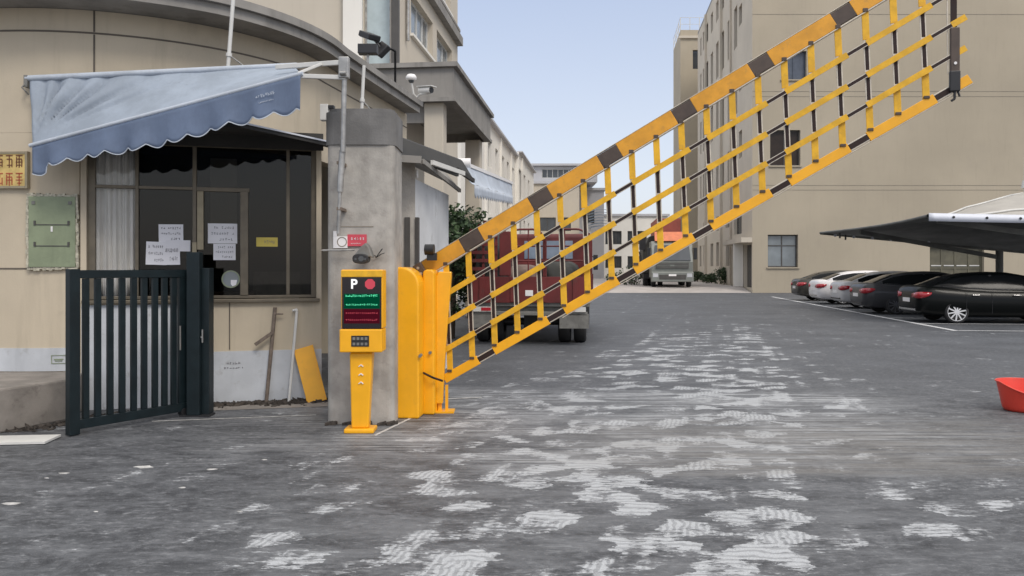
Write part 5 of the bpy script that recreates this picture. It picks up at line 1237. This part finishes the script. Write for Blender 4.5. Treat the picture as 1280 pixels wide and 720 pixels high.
    for x in (-h+.04, -h+.3, -.70): mb.box(x, x+.05, -.0145, .03, 1.43, 2.42)
    mb.build('slat_rack', 'redtruck', t_)
    mb = MB(); mb.box(-.60, -.36, -.045, -.01, 1.44, 2.36); mb.build('rack_panel', 'redtruck', t_, bevel=.01)
    mb = MB(); mb.box(-h+.02, h-.02, 4.72, 4.80, .93, 1.80); 
    mb.build('headboard', 'redtruck', t_)
    mb = MB(); mb.box(-h+.12, h-.12, 4.95, 6.6, .75, 2.52); cbn = mb.build('cab', 'redtruck', t_, bevel=.10, seg=3)
    mb = MB(); mb.box(-.55, .75, 4.935, 4.945, 1.85, 2.33); mb.build('rear_window', 'bglass', cbn)
    return t_, xc
lt, lx = lorry(584, 737, 16.6)
rnd = random.Random(4)
for i, (x, y, z, sx, sy, sz, mt_, lab) in enumerate(((.62, .9, .925, .42, .55, .42, 'tarp', 'dark tarpaulin bundle in the right rear of the red lorry bed'), (-.85, .8, .925, .36, .6, .75, 'tarp', 'tall dark bundle standing in the left rear of the red lorry bed'), (-.2, 1.1, .925, .38, .5, .38, 'plank', 'brown sack load in the middle of the red lorry bed'))):
    mb = MB(); Mx = Matrix.Translation(lt.location) @ Matrix.Rotation(math.atan2(-RD.x, RD.y), 4, 'Z')
    def sf(u, v):
        th, ph = 2*PI*u, PI*v; k = 1+.10*math.sin(3*th+i)*math.sin(ph)+.05*math.sin(7*th+5*ph)
        p = Vector((math.copysign(abs(math.cos(th))**.7, math.cos(th))*math.sin(ph)**.6*sx*k, math.copysign(abs(math.sin(th))**.7, math.sin(th))*math.sin(ph)**.6*sy*k, sz-sz*math.copysign(abs(math.cos(ph))**.8, -math.cos(ph))*-1*.98))
        return Mx @ (Vector((x, y, z))+p)
    mb.grid(sf, 40, 24); single(mb, 'load_bundle', mt_, lab, 'bundle', Mx @ Vector((x, y, z)), group='bundles on the red lorry', merge=True)
# loose branches and timber standing up on the load
br_ = MB(); Mx = Matrix.Translation(lt.location) @ Matrix.Rotation(math.atan2(-RD.x, RD.y), 4, 'Z')
for a, b in (((-1.0, .7, 1.0), (-.98, .5, 2.62)), ((-.9, .7, 1.0), (-.78, .5, 2.66)), ((-.85, .8, 1.0), (-.66, .6, 2.62)), ((-.8, .7, 1.0), (-.55, .6, 2.6)), ((-.95, .9, 1.0), (-1.12, .6, 2.55))):
    br_.bar(Mx @ Vector(a), Mx @ Vector(b), .07, .03)
single(br_, 'timber_bundle', 'redtruck', 'bundle of dark red timber boards standing upright at the lorry left rear', 'timber', Mx @ Vector((-.9, .7, .93)))

# ================================================================== far lorry facing the camera
fx = W(841, 0, 54).x
ft = bpy.data.objects.new('container_lorry', None); COL.objects.link(ft); ft.location = (fx, 54.2, .3); ft.rotation_euler = (0, 0, math.atan2(-RD.x, RD.y)); ft.scale = (1.14, 1.14, 1.14)
tag(ft, 'grey container lorry facing the camera at the far end of the yard', 'lorry')
mb = MB(); mb.prism([(-1.22, 0, .55), (-1.22, -.06, 1.5), (-1.22, .35, 2.6), (-1.22, .5, 2.75), (-1.22, 2.2, 2.75), (-1.22, 2.2, .55)], (2.44, 0, 0)); cab_ = mb.build('cab', 'truckgrey', ft, bevel=.05)
mb = MB(); mb.prism([(-1.08, -.085, 1.58), (1.08, -.085, 1.58), (1.0, .275, 2.50), (-1.0, .275, 2.50)], (0, -.012, .004)); mb.build('windscreen', 'dglass', cab_)
mb = MB(); mb.box(-.95, .95, -.10, -.03, 1.12, 1.46); mb.m(1)
for z in (1.2, 1.29, 1.38): mb.box(-.92, .92, -.115, -.101, z-.012, z+.012)
mb.box(-.12, .12, -.12, -.101, 1.25, 1.33); mb.build('grille', ['dframe', 'truckgrey'], cab_)
mb = MB(); mb.box(-1.24, 1.24, -.22, .2, .32, .92); bp_ = mb.build('bumper', 'truckgrey', ft, bevel=.05)
mb = MB(); mb.box(-.78, .78, -.235, -.221, .46, .74); mb.build('air_intake', 'dframe', bp_)
mb = MB(); mb.box(-.22, .22, -.25, -.236, .66, .78); mb.build('number_plate', 'signwhite', bp_)
for s in (-1, 1):
    mb = MB(); mb.box(s*.84, s*1.14, -.238, -.221, .60, .82); mb.build('headlight', 'wlens', bp_, bevel=.01)
    mb = MB(); mb.box(s*1.26, s*1.46, .05, .22, 1.65, 2.35); mb.bar((s*1.2, .15, 2.3), (s*1.35, .15, 2.3), .04, .04); mb.build('mirror', 'black', cab_, bevel=.02)
    for y in (.9, 4.5, 5.8): wheelset(ft, s*1.05, s, y, .48, .48)
mb = MB(); mb.prism([(-1.0, .3, 2.76), (1.0, .3, 2.76), (.95, 1.3, 3.35), (-.95, 1.3, 3.35)], (0, .35, 0)); mb.build('roof_deflector', 'truckorange', ft, bevel=.03)
mb = MB(); mb.box(-.75, .75, 2.5, 8.2, 1.0, 4.25); mb.box(-.72, .72, 2.44, 2.499, 1.05, 4.2); mb.build('container', 'container', ft, bevel=.02)
mb = MB(); mb.box(-.9, .9, 2.3, 8.4, .62, .98); mb.box(.41, 1.2, 2.5, 8.0, 1.0, 2.6); mb.build('chassis', 'black', ft)
mb = MB(); mb.box(-1.15, 1.15, -.05, .0, .0, .0) if False else None
bt = thing('tarped_trailer', 'dark tarpaulin-covered trailer parked left of the far lorry', 'trailer', (W(815, 0, 60).x, 58, .3))
o = Vector((W(817, 0, 58).x, 58, .3))
mb = MB(); mb.prism([o+Vector(v) for v in ((-.75, 0, .9), (.75, 0, .9), (.75, 0, 3.2), (.35, 0, 3.75), (-.3, 0, 3.6), (-.75, 0, 2.6))], RD*6); mb.build('tarpaulin', 'tarp', bt, bevel=.08)
mb = MB(); mb.obox(o+RD*3+UP*.7, (RD, RP, UP), (3.0, .7, .18)); mb.build('chassis', 'black', bt)
for s in (-1, 1):
    for y in (.7, 1.9):
        c = o+RD*y+RP*s*.55; mb = MB(); mb.cyl(c+UP*.42-RP*.12, c+UP*.42+RP*.12, .42, n=20); mb.build('wheel', 'tyre', bt)
mb = MB(); c = W(803, 300, 58); mb.tube([o+Vector((-.8, 0, .9)), o+Vector((-1.0, 0, 2.4)), o+Vector((-1.25, 0, 2.5))], .06); mb.box(c.x-.22, c.x+.22, 57.9, 58.1, 2.9, 4.0); mb.build('mirror', 'black', bt)
plant('shrub', 'low olive shrub beside the dark trailer at the yard end', 'shrub', Vector((W(790, 0, 62).x, 62, .3)), [((0, 0, .7), (1.1, .6, .8), 500), ((-1.3, .3, .5), (.8, .5, .5), 260)], .12, stems=[([(0, 0, 0), (0, 0, .7)], .05)], seed=31, group='shrubs along the right facade')

# ================================================================== red basin
bc = Vector((5.745, 8.98, 0)); n_ = 48
mb = MB(); mb.smooth = True
def rimz(a): return .325-.115*max(0, -math.sin(a))**1.3
def bs_(u, v, ins=0):
    a = 2*PI*u
    if v < .0001: r_ = .001; z = .004+ins
    elif v < .35: r_ = (.205-ins)*v/.35; z = .004+ins
    else: k = (v-.35)/.65; r_ = .205+.065*k-ins; z = .004+ins+(rimz(a)-.004-ins)*k
    return bc+Vector((r_*math.cos(a), r_*math.sin(a), z))
mb.grid(lambda u, v: bs_(u, v), n_, 12); mb.grid(lambda u, v: bs_(u, v, .008), n_, 12)
rbk = single(mb, 'red_basin', 'redbucket', 'red plastic basin with a dipped front rim standing on the asphalt', 'basin', bc, merge=True)
rbk['_w'] = 1; rbk.matrix_basis = Matrix.Translation(bc)
mb = MB(); pts = [bc+Vector((.274*math.cos(2*PI*i/n_), .274*math.sin(2*PI*i/n_), rimz(2*PI*i/n_))) for i in range(n_+1)]; mb.tube(pts, .009, 8); mb.build('rim', 'redbucket', rbk)

# ================================================================== sky, sun, camera
sc = bpy.context.scene
wd = bpy.data.worlds.new('World'); sc.world = wd; wd.use_nodes = True; nt = wd.node_tree; nt.nodes.clear()
SE, SA = R(48), R(150)     # sun elevation, compass direction it comes from (0 = +Y, clockwise)
sky = nt.nodes.new('ShaderNodeTexSky'); sky.sky_type = 'NISHITA'; sky.sun_disc = False; sky.sun_elevation = SE; sky.sun_rotation = SA; sky.air_density = 1.0; sky.dust_density = 2.5; sky.ozone_density = 1.5
b1 = nt.nodes.new('ShaderNodeBackground'); nt.links.new(sky.outputs[0], b1.inputs[0]); b1.inputs[1].default_value = .05
tc = nt.nodes.new('ShaderNodeTexCoord'); sx = nt.nodes.new('ShaderNodeSeparateXYZ'); nt.links.new(tc.outputs['Generated'], sx.inputs[0])
cr = nt.nodes.new('ShaderNodeValToRGB'); nt.links.new(sx.outputs[2], cr.inputs[0])
el = cr.color_ramp.elements
el[0].position = 0.0; el[0].color = (.64, .64, .68, 1); el[1].position = 1.0; el[1].color = (1.35, 1.3, 1.22, 1)
for p_, c_ in ((.10, (.61, .635, .70)), (.34, (.42, .48, .62)), (.6, (.95, .95, .95))):
    e_ = el.new(p_); e_.color = (*c_, 1)
b2 = nt.nodes.new('ShaderNodeBackground'); nt.links.new(cr.outputs[0], b2.inputs[0]); b2.inputs[1].default_value = 1.0
ad = nt.nodes.new('ShaderNodeAddShader'); nt.links.new(b1.outputs[0], ad.inputs[0]); nt.links.new(b2.outputs[0], ad.inputs[1])
wo = nt.nodes.new('ShaderNodeOutputWorld'); nt.links.new(ad.outputs[0], wo.inputs[0])
sl = bpy.data.lights.new('sun', 'SUN'); sl.energy = 1.5; sl.angle = R(18); sl.color = (1, .94, .85)
so = bpy.data.objects.new('sun', sl); COL.objects.link(so)
sdir = Vector((math.sin(SA)*math.cos(SE), math.cos(SA)*math.cos(SE), math.sin(SE)))
so.rotation_euler = sdir.to_track_quat('Z', 'Y').to_euler(); so.location = sdir*50
cm = bpy.data.cameras.new('camera'); co = bpy.data.objects.new('camera', cm); COL.objects.link(co); sc.camera = co
co.location = (0, 0, EYE); co.rotation_euler = (R(90), 0, 0); cm.sensor_width = 36; cm.lens = 36*F/1280; cm.shift_y = -25/1280; cm.clip_end = 2000; cm.clip_start = .05
sc.view_settings.view_transform = 'Standard'; sc.view_settings.look = 'None'; sc.view_settings.exposure = 0; sc.view_settings.gamma = 1
for o in bpy.data.objects:
    if '_w' in o: del o['_w']
